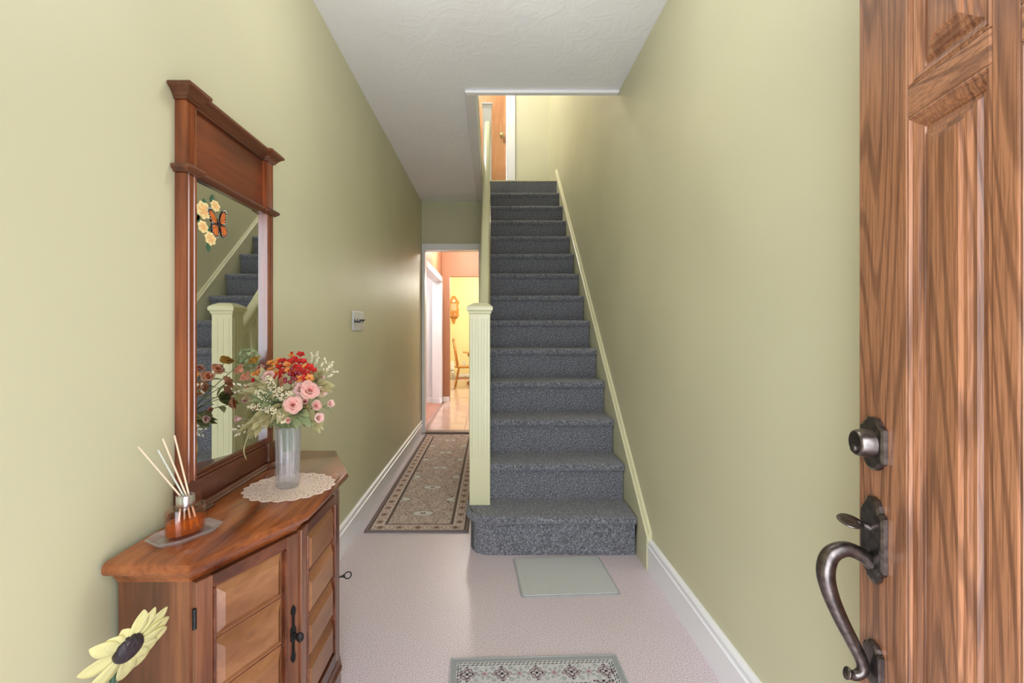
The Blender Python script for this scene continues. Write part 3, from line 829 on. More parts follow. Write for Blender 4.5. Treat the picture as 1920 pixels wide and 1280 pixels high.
def cabinet_door(F, lbl, hinge=None):
    o, u, n, w = F
    zb, zt = 0.125, 0.697
    pz0, pz1 = 0.165, 0.668
    sw = 0.042
    bm = bmesh.new()
    fbox(bm, F, 0.004, w - 0.004, 0.0005, 0.004, zb, zt)
    d = obj('door', bm, 'cherry', cab, label=lbl)
    for (a, c) in ((0.003, sw), (w - sw, w - 0.003)):
        bm = bmesh.new(); fbox(bm, F, a, c, 0.004, 0.018, zb, zt); obj('stile', bm, 'cherry', d, bev=0.002)
    for (a, c) in ((zb, pz0), (pz1, zt)):
        bm = bmesh.new(); fbox(bm, F, sw + 0.0003, w - sw - 0.0003, 0.004, 0.018, a, c); obj('rail', bm, 'cherry_dark', d, bev=0.002)
    for a, c in ((sw, sw + 0.006), (w - sw - 0.006, w - sw)):
        bm = bmesh.new(); fbox(bm, F, a, c, 0.004, 0.021, pz0 + 0.002, pz1 - 0.002); obj('bead', bm, 'cherry_dark', d, bev=0.0025)
    ph = (pz1 - pz0) / 4
    for k in range(4):
        bm = bmesh.new()
        a, c = pz0 + k * ph + 0.002, pz0 + (k + 1) * ph - 0.002
        fbox(bm, F, sw + 0.007, w - sw - 0.007, 0.004, 0.006, a, c)
        fbox(bm, F, sw + 0.009, w - sw - 0.009, 0.006, 0.020, a + 0.004, c - 0.004, 0.019)
        obj('panel', bm, 'cherry_panel', d)
    if hinge is not None:
        for zz in (0.22, 0.62):
            bm = bmesh.new(); tube(bm, [o + u * hinge + n * 0.017 + Vector((0, 0, zz - 0.022)), o + u * hinge + n * 0.017 + Vector((0, 0, zz + 0.022))], 0.0045, 10)
            obj('hinge', bm, 'iron', d)
    return d
F1 = face(P[1], P[2]); F2 = face(P[2], P[3]); F3 = face(P[3], P[4])
da = cabinet_door(F1, 'angled door facing the entrance with four raised panels', 0.0)
dm = cabinet_door(F2, 'middle front of the cabinet with four raised panels')
dz = cabinet_door(F3, 'angled door facing the stairs with a key in its lock', F3[3])
def latch(F, ux, zc, par):
    o, u, n, w = F
    def Q(a, e, z): return o + u * (ux + a) + n * e + Vector((0, 0, z))
    bm = bmesh.new()
    out = [(0, -0.078), (0.006, -0.070), (0.008, -0.060), (0.003, -0.048), (0.003, -0.022), (0.009, -0.016), (0.009, 0.016), (0.003, 0.022), (0.003, 0.048), (0.008, 0.060), (0.006, 0.070), (0, 0.078)]
    pts = out + [(-a, c) for a, c in out[::-1][1:-1]]
    lo = [bm.verts.new(Q(a, 0.0182, zc + c)) for a, c in pts]
    hi = [bm.verts.new(Q(a * 0.8, 0.0225, zc + c * 0.99)) for a, c in pts]
    k_ = len(pts)
    bm.faces.new(lo[::-1]); bm.faces.new(hi)
    for i in range(k_): bm.faces.new((lo[i], lo[(i + 1) % k_], hi[(i + 1) % k_], hi[i]))
    tube(bm, smooth_pts([Q(0, 0.022, zc), Q(0, 0.034, zc)], 3), 0.0045, 10)
    ball(bm, Q(0.002, 0.042, zc - 0.004), 0.0105, 12, (1, 0.8, 1.25))
    obj('latch_handle', bm, 'iron', par, label='dark iron latch handle')
latch(F1, F1[3] - 0.022, 0.432, da)
bm = bmesh.new()
o, u, n, w = F3
q = o + u * 0.045 + Vector((0, 0, 0.372))
tube(bm, [q + n * 0.018, q + n * 0.040], 0.0032, 8)
tube(bm, [q + n * 0.034, q + n * 0.039], 0.0055, 8)
pts = []
for k in range(17):
    a = 2 * PI * k / 16
    pts.append(q + n * (0.052 + 0.012 * math.cos(a)) + Vector((0, 0, 0.012 * math.sin(a))))
tube(bm, pts, 0.0022, 8)
obj('key', bm, 'iron', dz, smooth=True, label='small iron key with an oval bow')

# ------------------------------------------------------------------ mirror on the cabinet
mir = thing('wall_mirror', (XL + 0.016, 1.470, CT), 'tall cherry framed mirror with a cornice standing on the console cabinet', 'mirror')
MB_, MF = XL + 0.0015, -0.806
MY0, MY1 = 1.2265, 1.7145
PW = 0.0435
def pilaster(y0, y1, z0, z1, flutes):
    prof = [(MB_, y0), (MB_, y1), (MF, y1)]
    if flutes:
        g = (y1 - y0 - 0.012) / 4
        for k in range(3, -1, -1):
            c = y0 + 0.006 + g * (k + 0.5)
            prof += [(MF, c + 0.0028), (MF - 0.004, c + 0.0012), (MF - 0.004, c - 0.0012), (MF, c - 0.0028)]
    else:
        prof += [(MF, y1 - 0.007), (MF - 0.003, y1 - 0.009), (MF - 0.003, y1 - 0.011), (MF, y1 - 0.013), (MF, y0 + 0.013), (MF - 0.003, y0 + 0.011), (MF - 0.003, y0 + 0.009), (MF, y0 + 0.007)]
    prof.append((MF, y0))
    bm = bmesh.new(); prism(bm, prof, z0, z1)
    return bm
for (a, c) in ((MY0, MY0 + PW), (MY1 - PW, MY1)):
    obj('pilaster', pilaster(a, c, 0.838, 1.666, False), 'cherry_frame', mir)
    obj('fluted_block', pilaster(a, c, 1.688, 1.858, True), 'cherry_frame', mir)
    bm = bmesh.new(); box(bm, MB_, MF + 0.010, a - 0.008, c + 0.008, 0.774, 0.842)
    obj('base_block', bm, 'cherry_dark', mir, bev=0.004)
obj('frieze', boxes((MB_, -0.824, MY0 + PW, MY1 - PW, 1.688, 1.858)), 'cherry_frieze', mir)
obj('bottom_rail', boxes((MB_, MF - 0.003, MY0 + PW + 0.008, MY1 - PW - 0.008, 0.774, 0.836)), 'cherry_dark', mir, bev=0.003)
bm = bmesh.new(); mould(bm, [(MB_, MY0 + PW), (MB_ + 0.016, MY0 + PW), (MB_ + 0.016, MY1 - PW), (MB_, MY1 - PW)], [(0, 0.8362), (0.010, 0.8362), (0.013, 0.840), (0.011, 0.846), (0.006, 0.849), (0.003, 0.856), (0, 0.858)], cap=True)
bm2 = bmesh.new(); box(bm2, MB_, MF - 0.008, MY0 + PW + 0.0003, MY1 - PW - 0.0003, 0.8364, 0.846); box(bm2, MB_, MF - 0.011, MY0 + PW + 0.0003, MY1 - PW - 0.0003, 0.846, 0.856)
bm.free()
obj('sill_moulding', bm2, 'cherry_dark', mir, bev=0.002)
step = 0.014
pathm = [(MB_, MY0), (MF, MY0), (MF, MY0 + PW), (MF - step, MY0 + PW + 0.004), (MF - step, MY1 - PW - 0.004), (MF, MY1 - PW), (MF, MY1), (MB_, MY1)]
CROWN = [(0, 1.8585), (0.006, 1.8585), (0.007, 1.864), (0.010, 1.866), (0.013, 1.872), (0.021, 1.880), (0.028, 1.884), (0.030, 1.886), (0.030, 1.893), (0.027, 1.896)]
bm = bmesh.new(); mould(bm, pathm, CROWN, cap=True)
obj('cornice', bm, 'cherry_dark', mir)
MID = [(0, 1.6665), (0.006, 1.6665), (0.010, 1.671), (0.016, 1.675), (0.018, 1.680), (0.016, 1.685), (0.010, 1.6878)]
bm = bmesh.new(); mould(bm, pathm, MID, cap=True)
obj('mid_moulding', bm, 'cherry_dark', mir)
BM = [(0, 0.7585), (0.034, 0.7585), (0.034, 0.763), (0.030, 0.767), (0.026, 0.768), (0.022, 0.7735)]
bm = bmesh.new(); mould(bm, pathm, BM, cap=True)
obj('base_moulding', bm, 'cherry_dark', mir)
GX = -0.8225
bm = boxes((GX - 0.004, GX, MY0 + PW - 0.001, MY1 - PW + 0.001, 0.855, 1.6668))
gl = obj('mirror_glass', bm, 'mirror_glass', mir)
def on_glass(px, py):
    Y = GX * FPX / (px - VPX)
    return at(px, py, Y)
GE = GX + 0.0003
def stick(bm, pts, e0=0.0, th=0.0006):
    lo = [bm.verts.new((GE + e0, y, z)) for y, z in pts]
    hi = [bm.verts.new((GE + e0 + th, y, z)) for y, z in pts]
    n = len(pts)
    bm.faces.new(lo[::-1]); bm.faces.new(hi)
    for i in range(n): bm.faces.new((lo[i], lo[(i + 1) % n], hi[(i + 1) % n], hi[i]))
def petal_sticker(cy, cz, r, lay=0):
    g = obj('rose_sticker', (lambda b_: (stick(b_, [(cy + 1.4 * r * (1 + 0.10 * math.sin(7 * t)) * math.cos(t), cz + r * (1 + 0.10 * math.sin(7 * t)) * math.sin(t)) for t in [2 * PI * k / 42 for k in range(42)]], 0.0005), b_)[1])(bmesh.new()), 'sticker_rose', gl, label='pale orange rose sticker on the mirror glass')
    return g
for (px, py, r) in ((381, 394, 0.024), (403, 386, 0.016), (380, 425, 0.017), (394, 447, 0.019)):
    q = on_glass(px, py)
    petal_sticker(q.y, q.z, r)
    # petal rings
    bm = bmesh.new()
    for j, (rr, nn) in enumerate(((0.72, 6), (0.45, 5), (0.2, 3))):
        for k in range(nn):
            a = 2 * PI * k / nn + j * 0.6
            c, s_ = q.y + 1.4 * r * rr * 0.75 * math.cos(a), q.z + r * rr * 0.75 * math.sin(a)
            pr_ = r * (0.24 - 0.03 * j)
            stick(bm, [(c + pr_ * math.cos(t), s_ + pr_ * 0.8 * math.sin(t)) for t in [2 * PI * m_ / 10 for m_ in range(10)]], 0.0011 + 0.0003 * j + 0.00005 * k, 0.0003)
    obj('rose_sticker_petals', bm, 'sticker_rose_core', gl)
bm = bmesh.new()
for (px, py, L, ang) in ((398, 375, 0.034, 1.5), (384, 381, 0.03, 2.2), (370, 405, 0.03, -1.9), (397, 402, 0.036, -0.9), (391, 463, 0.028, -1.5), (389, 428, 0.030, 0.2), (372, 412, 0.03, -1.4)):
    q = on_glass(px, py)
    pts = []
    for t, wd in ((0, 0), (0.2, 0.22), (0.5, 0.34), (0.8, 0.22), (1, 0), (0.8, -0.22), (0.5, -0.34), (0.2, -0.22)):
        a, c = (t - 0.5) * L, wd * L
        pts.append((q.y + a * math.cos(ang) - c * math.sin(ang), q.z + a * math.sin(ang) + c * math.cos(ang)))
    stick(bm, pts, 0.0, 0.0005)
obj('sticker_leaves', bm, 'sticker_leaf', gl)
# butterfly
bc = on_glass(409, 420)
def wing(pts, e, th, name, mat, par):
    bm = bmesh.new()
    stick(bm, [(bc.y + a, bc.z + c) for a, c in pts], e, th)
    return obj(name, bm, mat, par)
UR = [(0.004, 0.004), (0.010, 0.030), (0.022, 0.046), (0.036, 0.051), (0.041, 0.044), (0.040, 0.026), (0.036, 0.008), (0.018, 0.000)]
LR = [(0.004, 0.000), (0.018, 0.000), (0.036, 0.002), (0.046, -0.010), (0.044, -0.026), (0.032, -0.037), (0.018, -0.034), (0.010, -0.020)]
UL = [(-0.004, 0.004), (-0.020, 0.024), (-0.042, 0.038), (-0.056, 0.036), (-0.056, 0.028), (-0.048, 0.014), (-0.034, -0.002), (-0.016, -0.003)]
LL = [(-0.002, -0.002), (-0.016, -0.003), (-0.032, -0.004), (-0.036, -0.020), (-0.028, -0.036), (-0.014, -0.044), (-0.003, -0.042), (0.001, -0.022)]
bf = wing(UR, 0.0012, 0.0006, 'butterfly_sticker', 'butterfly_black', gl)
bf['label'] = 'orange and black butterfly sticker on the mirror glass'
# join the other black wings and body into the sticker outline
bm = bmesh.new(); bm.from_mesh(bf.data)
gg = WL[bf.name]
for W_ in (LR, UL, LL):
    b2 = bmesh.new(); stick(b2, [(bc.y + a, bc.z + c) for a, c in W_], 0.0012, 0.0006); bmesh.ops.translate(b2, verts=b2.verts[:], vec=-gg)
    me_ = bpy.data.meshes.new('tmp'); b2.to_mesh(me_); b2.free(); bm.from_mesh(me_); bpy.data.meshes.remove(me_)
b2 = bmesh.new(); ball(b2, (GE + 0.002, bc.y, bc.z - 0.003), 0.004, 10, (0.5, 0.8, 5)); bmesh.ops.translate(b2, verts=b2.verts[:], vec=-gg)
me_ = bpy.data.meshes.new('tmp'); b2.to_mesh(me_); b2.free(); bm.from_mesh(me_); bpy.data.meshes.remove(me_)
fin(bm); bm.to_mesh(bf.data); bm.free()
bmo = bmesh.new(); bmw = bmesh.new()
for W_ in (UR, LR, UL, LL):
    cx = sum(p[0] for p in W_) / len(W_); cz = sum(p[1] for p in W_) / len(W_)
    sc_ = 0.80
    up = W_ in (UR, UL)
    n = len(W_)
    # three to four orange cells per wing separated by black veins
    inner = [(cx + (a - cx) * sc_ - (0.10 * cx if up else 0), cz + (c - cz) * sc_ - (0.12 * cz if up else 0)) for a, c in W_]
    root = inner[0]
    for k in range(1, n - 2, 2):
        tri = [root, inner[k], inner[k + 1], inner[min(k + 2, n - 1)]]
        mx_ = sum(p[0] for p in tri) / 4; mz_ = sum(p[1] for p in tri) / 4
        stick(bmo, [(bc.y + mx_ + (a - mx_) * 0.88, bc.z + mz_ + (c - mz_) * 0.88) for a, c in tri], 0.0018, 0.0003)
    for k in range(2, n - 1):
        for f_ in (0.0, 0.5):
            a = W_[k][0] * (1 - f_) + W_[k + 1 if k + 1 < n else k][0] * f_; c = W_[k][1] * (1 - f_) + W_[k + 1 if k + 1 < n else k][1] * f_
            a, c = cx + (a - cx) * 0.92, cz + (c - cz) * 0.92
            rr = 0.0014 if not up else 0.0019
            stick(bmw, [(bc.y + a + rr * math.cos(t), bc.z + c + rr * math.sin(t)) for t in [2 * PI * q_ / 8 for q_ in range(8)]], 0.0018, 0.0004)
obj('butterfly_cells', bmo, 'butterfly_orange', gl)
obj('butterfly_spots', bmw, 'sticker_white', gl)

# ------------------------------------------------------------------ doily, vase, flowers
VC = Vector((-0.636, 1.452, CT))
bm = bmesh.new()
NT, NR = 288, 46
def dr(th):
    t = (th / (2 * PI) * 20) % 1.0
    return 0.126 + 0.011 * (1 - abs(2 * t - 1)) ** 0.7
grid = []
for j in range(NR + 1):
    row = []
    for i in range(NT):
        th = 2 * PI * i / NT
        r = 0.004 + (dr(th) - 0.004) * j / NR
        row.append(bm.verts.new((VC.x + 0.006 + r * math.cos(th), VC.y + 0.002 + r * math.sin(th), CT + 0.0012)))
    grid.append(row)
for j in range(NR):
    for i in range(NT):
        hole = False
        jj = j
        if jj in (6, 7, 12, 13, 24, 25, 33, 34): hole = (i % 8) in (2, 3, 4, 5)
        elif jj in (17, 18, 20, 21, 29, 30): hole = (i % 6) in (1, 2, 3)
        elif jj in (38, 39, 41, 42): hole = ((i + (3 if jj > 40 else 0)) % 7) in (2, 3, 4)
        if not hole:
            bm.faces.new((grid[j][i], grid[j][(i + 1) % NT], grid[j + 1][(i + 1) % NT], grid[j + 1][i]))
ex = bmesh.ops.extrude_face_region(bm, geom=bm.faces[:])
bmesh.ops.translate(bm, verts=[v for v in ex['geom'] if isinstance(v, bmesh.types.BMVert)], vec=(0, 0, 0.0014))
for v in bm.verts:
    v.co.z = max(CT + 0.0004, v.co.z)
dl = obj('doily', bm, 'doily', None, (VC.x, VC.y, CT))
tag(dl, 'round cream crocheted doily with pointed edges under the glass vase', 'doily')
VZ = CT + 0.0032
bm = bmesh.new()
NV = 96
def vr(th, r, rib):
    return r * (1 + rib * math.copysign(abs(math.cos(10 * th)) ** 0.6, math.cos(10 * th)))
rings = []
VP_ = [(0.0315, 0.0, 0.0), (0.0335, 0.002, 0.0), (0.0335, 0.014, 0.06), (0.0345, 0.10, 0.07), (0.0365, 0.184, 0.07), (0.0368, 0.188, 0.0), (0.0350, 0.189, 0.0), (0.0325, 0.180, 0.0), (0.0305, 0.10, 0.0), (0.0295, 0.024, 0.0), (0.0280, 0.020, 0.0), (0.002, 0.020, 0.0)]
for r, z, rib in VP_:
    rings.append([bm.verts.new((VC.x + vr(2 * PI * k / NV, r, rib) * math.cos(2 * PI * k / NV), VC.y + vr(2 * PI * k / NV, r, rib) * math.sin(2 * PI * k / NV), VZ + z)) for k in range(NV)])
for a, c in zip(rings, rings[1:]):
    for k in range(NV): bm.faces.new((a[k], a[(k + 1) % NV], c[(k + 1) % NV], c[k]))
bm.faces.new(rings[0][::-1]); bm.faces.new(rings[-1])
va = obj('glass_vase', bm, 'clear_glass', None, (VC.x, VC.y, VZ), smooth=True)
tag(va, 'tall ribbed clear glass vase holding the flowers', 'vase')

def petal_patch(bm, M, w, l, cup, curl, nu=4, nv=4):
    """cupped petal growing along +Z of M with face towards +X"""
    g = []
    for j in range(nv + 1):
        t = j / nv
        wd = w * (math.sin(PI * (0.12 + 0.80 * t)) ** 0.7)
        row = []
        for i in range(nu + 1):
            s = (i / nu - 0.5) * 2
            x = cup * (1 - t) * 0.0 + cup * (s * s) * 0.5 * w - curl * l * t * t
            row.append(bm.verts.new(M @ Vector((x, s * wd * 0.5, t * l * (1 - 0.10 * s * s)))))
        g.append(row)
    for j in range(nv):
        for i in range(nu):
            bm.faces.new((g[j][i], g[j][i + 1], g[j + 1][i + 1], g[j + 1][i]))
def rose_bloom(bm, c, d, r, open_=1.0, layers=(0, 1, 2, 3, 4)):
    """layers of wide cupped petals wrapped round the axis d"""
    d = Vector(d).normalized()
    q = Vector((0, 0, 1)).rotation_difference(d).to_matrix().to_4x4()
    base = Matrix.Translation(Vector(c) - d * r * 0.45) @ q
    spin = (c[0] * 977 + c[2] * 533) % 6
    for lay, (nn, span, r0, r1, hh, roll) in enumerate(((2, 1.9, 0.05, 0.16, 1.00, 0.00), (3, 1.25, 0.10, 0.32, 1.04, 0.04), (4, 1.0, 0.16, 0.54, 0.98, 0.14), (5, 0.86, 0.2, 0.80, 0.86, 0.26), (6, 0.74, 0.2, 1.05, 0.62, 0.30))):
        if lay not in layers: continue
        if open_ < 0.65 and lay > 2: continue
        if open_ < 0.85 and lay > 3: continue
        k_ = 1.25 if open_ < 0.65 else 1.0
        for k in range(nn):
            a0 = 2 * PI * k / nn + lay * 0.8 + spin + random.uniform(-0.15, 0.15)
            jit = random.uniform(0.84, 1.12); zj = random.uniform(-0.10, 0.12) * r * (lay > 1)
            g = []
            for jv in range(5):
                t = jv / 4
                row = []
                for iu in range(6):
                    s_ = (iu / 5 - 0.5) * 2
                    a = a0 + s_ * span * (0.35 + 0.65 * math.sin(PI * 0.5 * min(1, t * 1.4)))
                    rad = r * k_ * (r0 + (r1 - r0) * t ** 0.75) * jit + r * roll * max(0, t - 0.6) * 1.2 - r * (0.06 + 0.05 * lay) * s_ * s_ * t
                    z = r * k_ * hh * (math.sin(t * PI * 0.55)) * (1 - 0.14 * s_ * s_ * t) - r * roll * max(0, t - 0.7) * 0.9 + zj * t + r * 0.04 * math.sin(3 * s_ + k) * t
                    row.append(bm.verts.new(base @ Vector((rad * math.cos(a), rad * math.sin(a), z))))
                g.append(row)
            for jv in range(4):
                for iu in range(5):
                    bm.faces.new((g[jv][iu], g[jv][iu + 1], g[jv + 1][iu + 1], g[jv + 1][iu]))
def leaf_mesh(bm, p, d, up, L, W, bend=0.25, nv=6):
    d = Vector(d).normalized(); up = Vector(up)
    s = d.cross(up)
    if s.length < 1e-3: s = d.cross(Vector((1, 0, 0)))
    s.normalize(); nn = s.cross(d).normalized()
    g = []
    for j in range(nv + 1):
        t = j / nv
        w = W * math.sin(PI * min(1, 0.04 + t * 0.96) ** 0.85) * 0.5 + 0.0004
        c = Vector(p) + d * (L * t) + nn * (-bend * L * t * t)
        g.append([bm.verts.new(c - s * w + nn * w * 0.35), bm.verts.new(c), bm.verts.new(c + s * w + nn * w * 0.35)])
    for j in range(nv):
        for i in range(2): bm.faces.new((g[j][i], g[j][i + 1], g[j + 1][i + 1], g[j + 1][i]))
def stem_pts(c, k):
    a = k * 2.399
    foot = Vector((VC.x + 0.012 * math.cos(a), VC.y + 0.012 * math.sin(a), VZ + 0.11))
    rim = Vector((VC.x, VC.y, VZ + 0.185)); off = Vector((c[0] - VC.x, c[1] - VC.y, 0))
    rim += off.normalized() * min(0.022, off.length * 0.5)
    c = Vector(c)
    mid = rim * 0.5 + c * 0.5 + Vector((0, 0, 0.012))
    return smooth_pts([foot, rim, mid, c], 4)
FK = [0]
def bouquet_thing(name, c, label, cat):
    FK[0] += 1
    t = thing(name, (VC.x, VC.y, VZ + 0.11), label, cat, 'artificial flowers in the glass vase')
    bm = bmesh.new(); tube(bm, stem_pts(c, FK[0]), 0.0012, 5)
    obj('stem', bm, 'stem', t)
    return t
def out_dir(c, up=0.35):
    d = Vector(c) - Vector((VC.x, VC.y, 1.02)); d.normalize(); d.z += up
    return d.normalized()
def leaves_for(t, c, n=2, mat='leaf_olive', L=0.045):
    pts = stem_pts(c, 3)
    for k in range(n):
        p = pts[-3 - 2 * k]
        a = random.uniform(0, 2 * PI)
        o_ = out_dir(c, 0.0)
        d = (o_ + Vector((math.cos(a), math.sin(a), random.uniform(-0.7, 0.1))) * 0.9).normalized()
        bm = bmesh.new(); leaf_mesh(bm, p, d, (0, 0, 1), L * random.uniform(0.8, 1.2), L * 0.55)
        obj('leaf', bm, mat, t)
roses = [  # px, py, depth, radius, material, label, face
 (549, 759, 1.335, 0.024, 'rose_pink', 'large open pink rose in the middle front of the bouquet, above the vase', 1.0),
 (581, 732, 1.37, 0.025, 'rose_pink', 'big ruffled pink rose just below the red blossoms, right of centre', 1.0),
 (563, 729, 1.39, 0.021, 'rose_pale', 'pale pink rose tucked left of the big ruffled pink rose', 1.0),
 (602, 735, 1.42, 0.018, 'rose_pale', 'small pale pink rose on the right of the ruffled pair', 0.8),
 (592, 761, 1.39, 0.018, 'rose_pink', 'half-open pink rose above the lowest right rose', 0.7),
 (597, 783, 1.37, 0.019, 'rose_pale', 'lowest right pink rose bending out beside the vase rim', 0.8),
 (617, 757, 1.41, 0.016, 'rose_pale', 'rightmost pointed pink bud sticking out of the bouquet', 0.6),
 (540, 787, 1.34, 0.013, 'rose_pink', 'tiny pink bud hanging over the vase rim', 0.5),
 (571, 753, 1.36, 0.014, 'rose_mauve', 'small dusky pink bud between the large open rose and the right roses', 0.6),
 (600, 706, 1.45, 0.017, 'rose_pale', 'pale peach rose at the upper right beside the white sprig', 0.8),
 (450, 694, 1.455, 0.022, 'rose_peach', 'upper left peach rose nearest the mirror frame', 0.7),
 (462, 708, 1.445, 0.024, 'rose_peach', 'peach rose left of the orange blossoms', 0.8),
 (470, 729, 1.43, 0.025, 'rose_peach', 'peach rose on the left side below the other peach roses', 0.9),
 (466, 750, 1.40, 0.018, 'rose_mauve', 'dusky mauve bud low on the left side', 0.6),
 (488, 692, 1.46, 0.018, 'rose_mauve', 'small mauve rose beside the yellow rose', 0.8),
 (449, 785, 1.42, 0.017, 'rose_pale', 'lowest left pale lilac pink bud with spiky sprigs', 0.6),
 (476, 676, 1.52, 0.020, 'rose_yellow', 'golden yellow rose at the top left among green hydrangea', 0.9),
 (503, 704, 1.40, 0.018, 'rose_pale', 'faded cream pink rose left of the red blossoms', 0.9),
 (505, 735, 1.57, 0.024, 'rose_peach', 'peach rose at the back of the bouquet facing the mirror', 1.0),
 (484, 757, 1.55, 0.024, 'rose_peach', 'open peach rose low at the back facing the mirror', 1.0),
 (497, 768, 1.50, 0.013, 'rose_pink', 'pink bud low at the back facing the mirror', 0.6),
 (520, 716, 1.60, 0.022, 'rose_peach', 'upper peach rose at the back of the bouquet', 0.9)]
for i, (px, py, Y, r, mt_, lb, op) in enumerate(roses):
    c = at(px, py, Y)
    t = bouquet_thing('rose', c, lb, 'flower')
    d = out_dir(c, 0.2)
    if Y < 1.53 and r > 0.012: d = (d + Vector((0.3, -0.9, 0.25)) * 0.7).normalized()
    bm = bmesh.new(); rose_bloom(bm, c, d, r, op, (2, 3, 4))
    bl = obj('bloom', bm, mt_, t, smooth=True, recalc=False)
    bm = bmesh.new(); rose_bloom(bm, c, d, r, op, (0, 1))
    obj('heart', bm, mt_ + '_heart', bl, smooth=True, recalc=False)
    bm = bmesh.new()
    for k in range(4):
        a = k * PI / 2
        leaf_mesh(bm, c - d * r * 0.5, (out_dir(c, 0) + Vector((math.cos(a), math.sin(a), 0.2)) * 0.8), (0, 0, 1), r * 0.8, r * 0.3)
    obj('sepals', bm, 'leaf_green', t)
    leaves_for(t, c, 1 if r < 0.012 else 2, random.choice(['leaf_olive', 'leaf_green']), 0.04)
# red and orange blossom sprays
sprays = [
 (552, 686, 1.42, 'red_petal', 'crimson blossom spray at the top centre of the bouquet', 15, 0.034),
 (521, 690, 1.44, 'orange_petal', 'orange and red blossom spray at the top left of centre', 11, 0.030),
 (546, 705, 1.37, 'berry', 'dark red berry spray in the middle of the red blossoms', 9, 0.024),
 (571, 700, 1.40, 'red_petal', 'bright red blossom spray above the pink roses on the right', 10, 0.028),
 (480, 706, 1.43, 'orange_petal', 'small orange red blossom spray among the peach roses', 4, 0.016)]
for px, py, Y, mt_, lb, nb, spd in sprays:
    c = at(px, py, Y)
    t = bouquet_thing('blossom_spray', c - Vector((0, 0, spd)), lb, 'flower')
    for k in range(nb):
        a = k * 2.399
        rr = spd * math.sqrt((k + 0.5) / nb)
        p = c + Vector((rr * math.cos(a) * 1.0, rr * math.sin(a) * 0.8, rr * math.sin(a) * 0.9 + random.uniform(-0.006, 0.006)))
        bm = bmesh.new()
        d = (out_dir(p, 0.1) + Vector((0.2, -0.7, 0.1))).normalized()
        if mt_ == 'berry':
            ball(bm, p, 0.0062, 8)
            tube(bm, [p, c - Vector((0, 0, spd))], 0.0006, 4)
            obj('berry', bm, 'berry', t, smooth=True)
            continue
        q = Vector((0, 0, 1)).rotation_difference(d).to_matrix().to_4x4()
        rs = 0.0140 * random.uniform(0.85, 1.2)
        for m_ in range(5):
            M = Matrix.Translation(p) @ q @ Matrix.Rotation(2 * PI * m_ / 5, 4, 'Z') @ Matrix.Rotation(1.05, 4, 'Y') @ Matrix.Rotation(PI, 4, 'Z')
            petal_patch(bm, M, rs * 0.95, rs, 0.4, 0.15, 2, 3)
        tube(bm, [p, c - Vector((0, 0, spd))], 0.0006, 4)
        cm = mt_ if random.random() < 0.72 else ('orange_petal' if mt_ == 'red_petal' else 'red_petal')
        bl = obj('blossom', bm, cm, t, smooth=True, recalc=False)
        bm = bmesh.new(); ball(bm, p + d * 0.002, 0.0026, 6)
        obj('blossom_eye', bm, 'berry' if cm == 'red_petal' else 'red_petal', bl)
# lone red bud on a curved stem
c = at(547, 663, 1.43)
t = bouquet_thing('red_bud', c, 'single red bud rising highest above the bouquet', 'flower')
bm = bmesh.new(); rose_bloom(bm, c, (0.1, -0.3, 1), 0.007, 0.5); obj('bloom', bm, 'red_petal', t, smooth=True, recalc=False)
# hydrangea head
c = at(468, 672, 1.57)
t = bouquet_thing('green_hydrangea', c, 'pale green hydrangea head beside the yellow rose', 'flower')
bm = bmesh.new()
for k in range(40):
    z = 1 - 2 * (k + 0.5) / 40; a = k * 2.399; s = math.sqrt(1 - z * z)
    p = c + Vector((s * math.cos(a) * 0.026, s * math.sin(a) * 0.024, z * 0.032))
    d = (p - c).normalized(); q = Vector((0, 0, 1)).rotation_difference(d).to_matrix().to_4x4()
    for m_ in range(4):
        M = Matrix.Translation(p) @ q @ Matrix.Rotation(PI / 2 * m_, 4, 'Z') @ Matrix.Rotation(1.2, 4, 'Y') @ Matrix.Rotation(PI, 4, 'Z')
        petal_patch(bm, M, 0.010, 0.010, 0.2, 0.0, 2, 2)
obj('florets', bm, 'hydrangea', t, recalc=False)
# cream filler plumes
plumes = [(520, 738, 1.36, 'cream filler plume in the centre of the bouquet', (0.5, -0.4, 0.5)), (485, 763, 1.36, 'cream filler plume low on the left above the vase', (-0.8, -0.3, 0.1)), (507, 768, 1.345, 'cream filler plume just left of the large open rose', (0.6, -0.5, 0.0)),
          (527, 781, 1.34, 'short cream filler plume over the vase rim', (0.4, -0.5, -0.3)), (508, 720, 1.365, 'cream filler plume below the faded rose', (-0.1, -0.5, 0.8)), (536, 742, 1.345, 'cream filler plume right above the large open rose', (0.7, -0.4, 0.3)), (495, 742, 1.36, 'cream filler plume on the left between the olive leaves', (-0.5, -0.5, 0.5))]
for px, py, Y, lb, ax in plumes:
    c = at(px, py, Y)
    t = bouquet_thing('filler_plume', c, lb, 'flower')
    ax = Vector(ax).normalized(); bm = bmesh.new()
    for k in range(80):
        u_ = random.uniform(-0.028, 0.028); rr = 0.0115 * math.sqrt(max(0.05, 1 - (u_ / 0.028) ** 2))
        v_ = Vector((random.gauss(0, 1), random.gauss(0, 1), random.gauss(0, 1))).normalized()
        ball(bm, c + ax * u_ + v_ * rr, random.uniform(0.0018, 0.0030), 5)
    obj('florets', bm, 'cream', t, smooth=True)
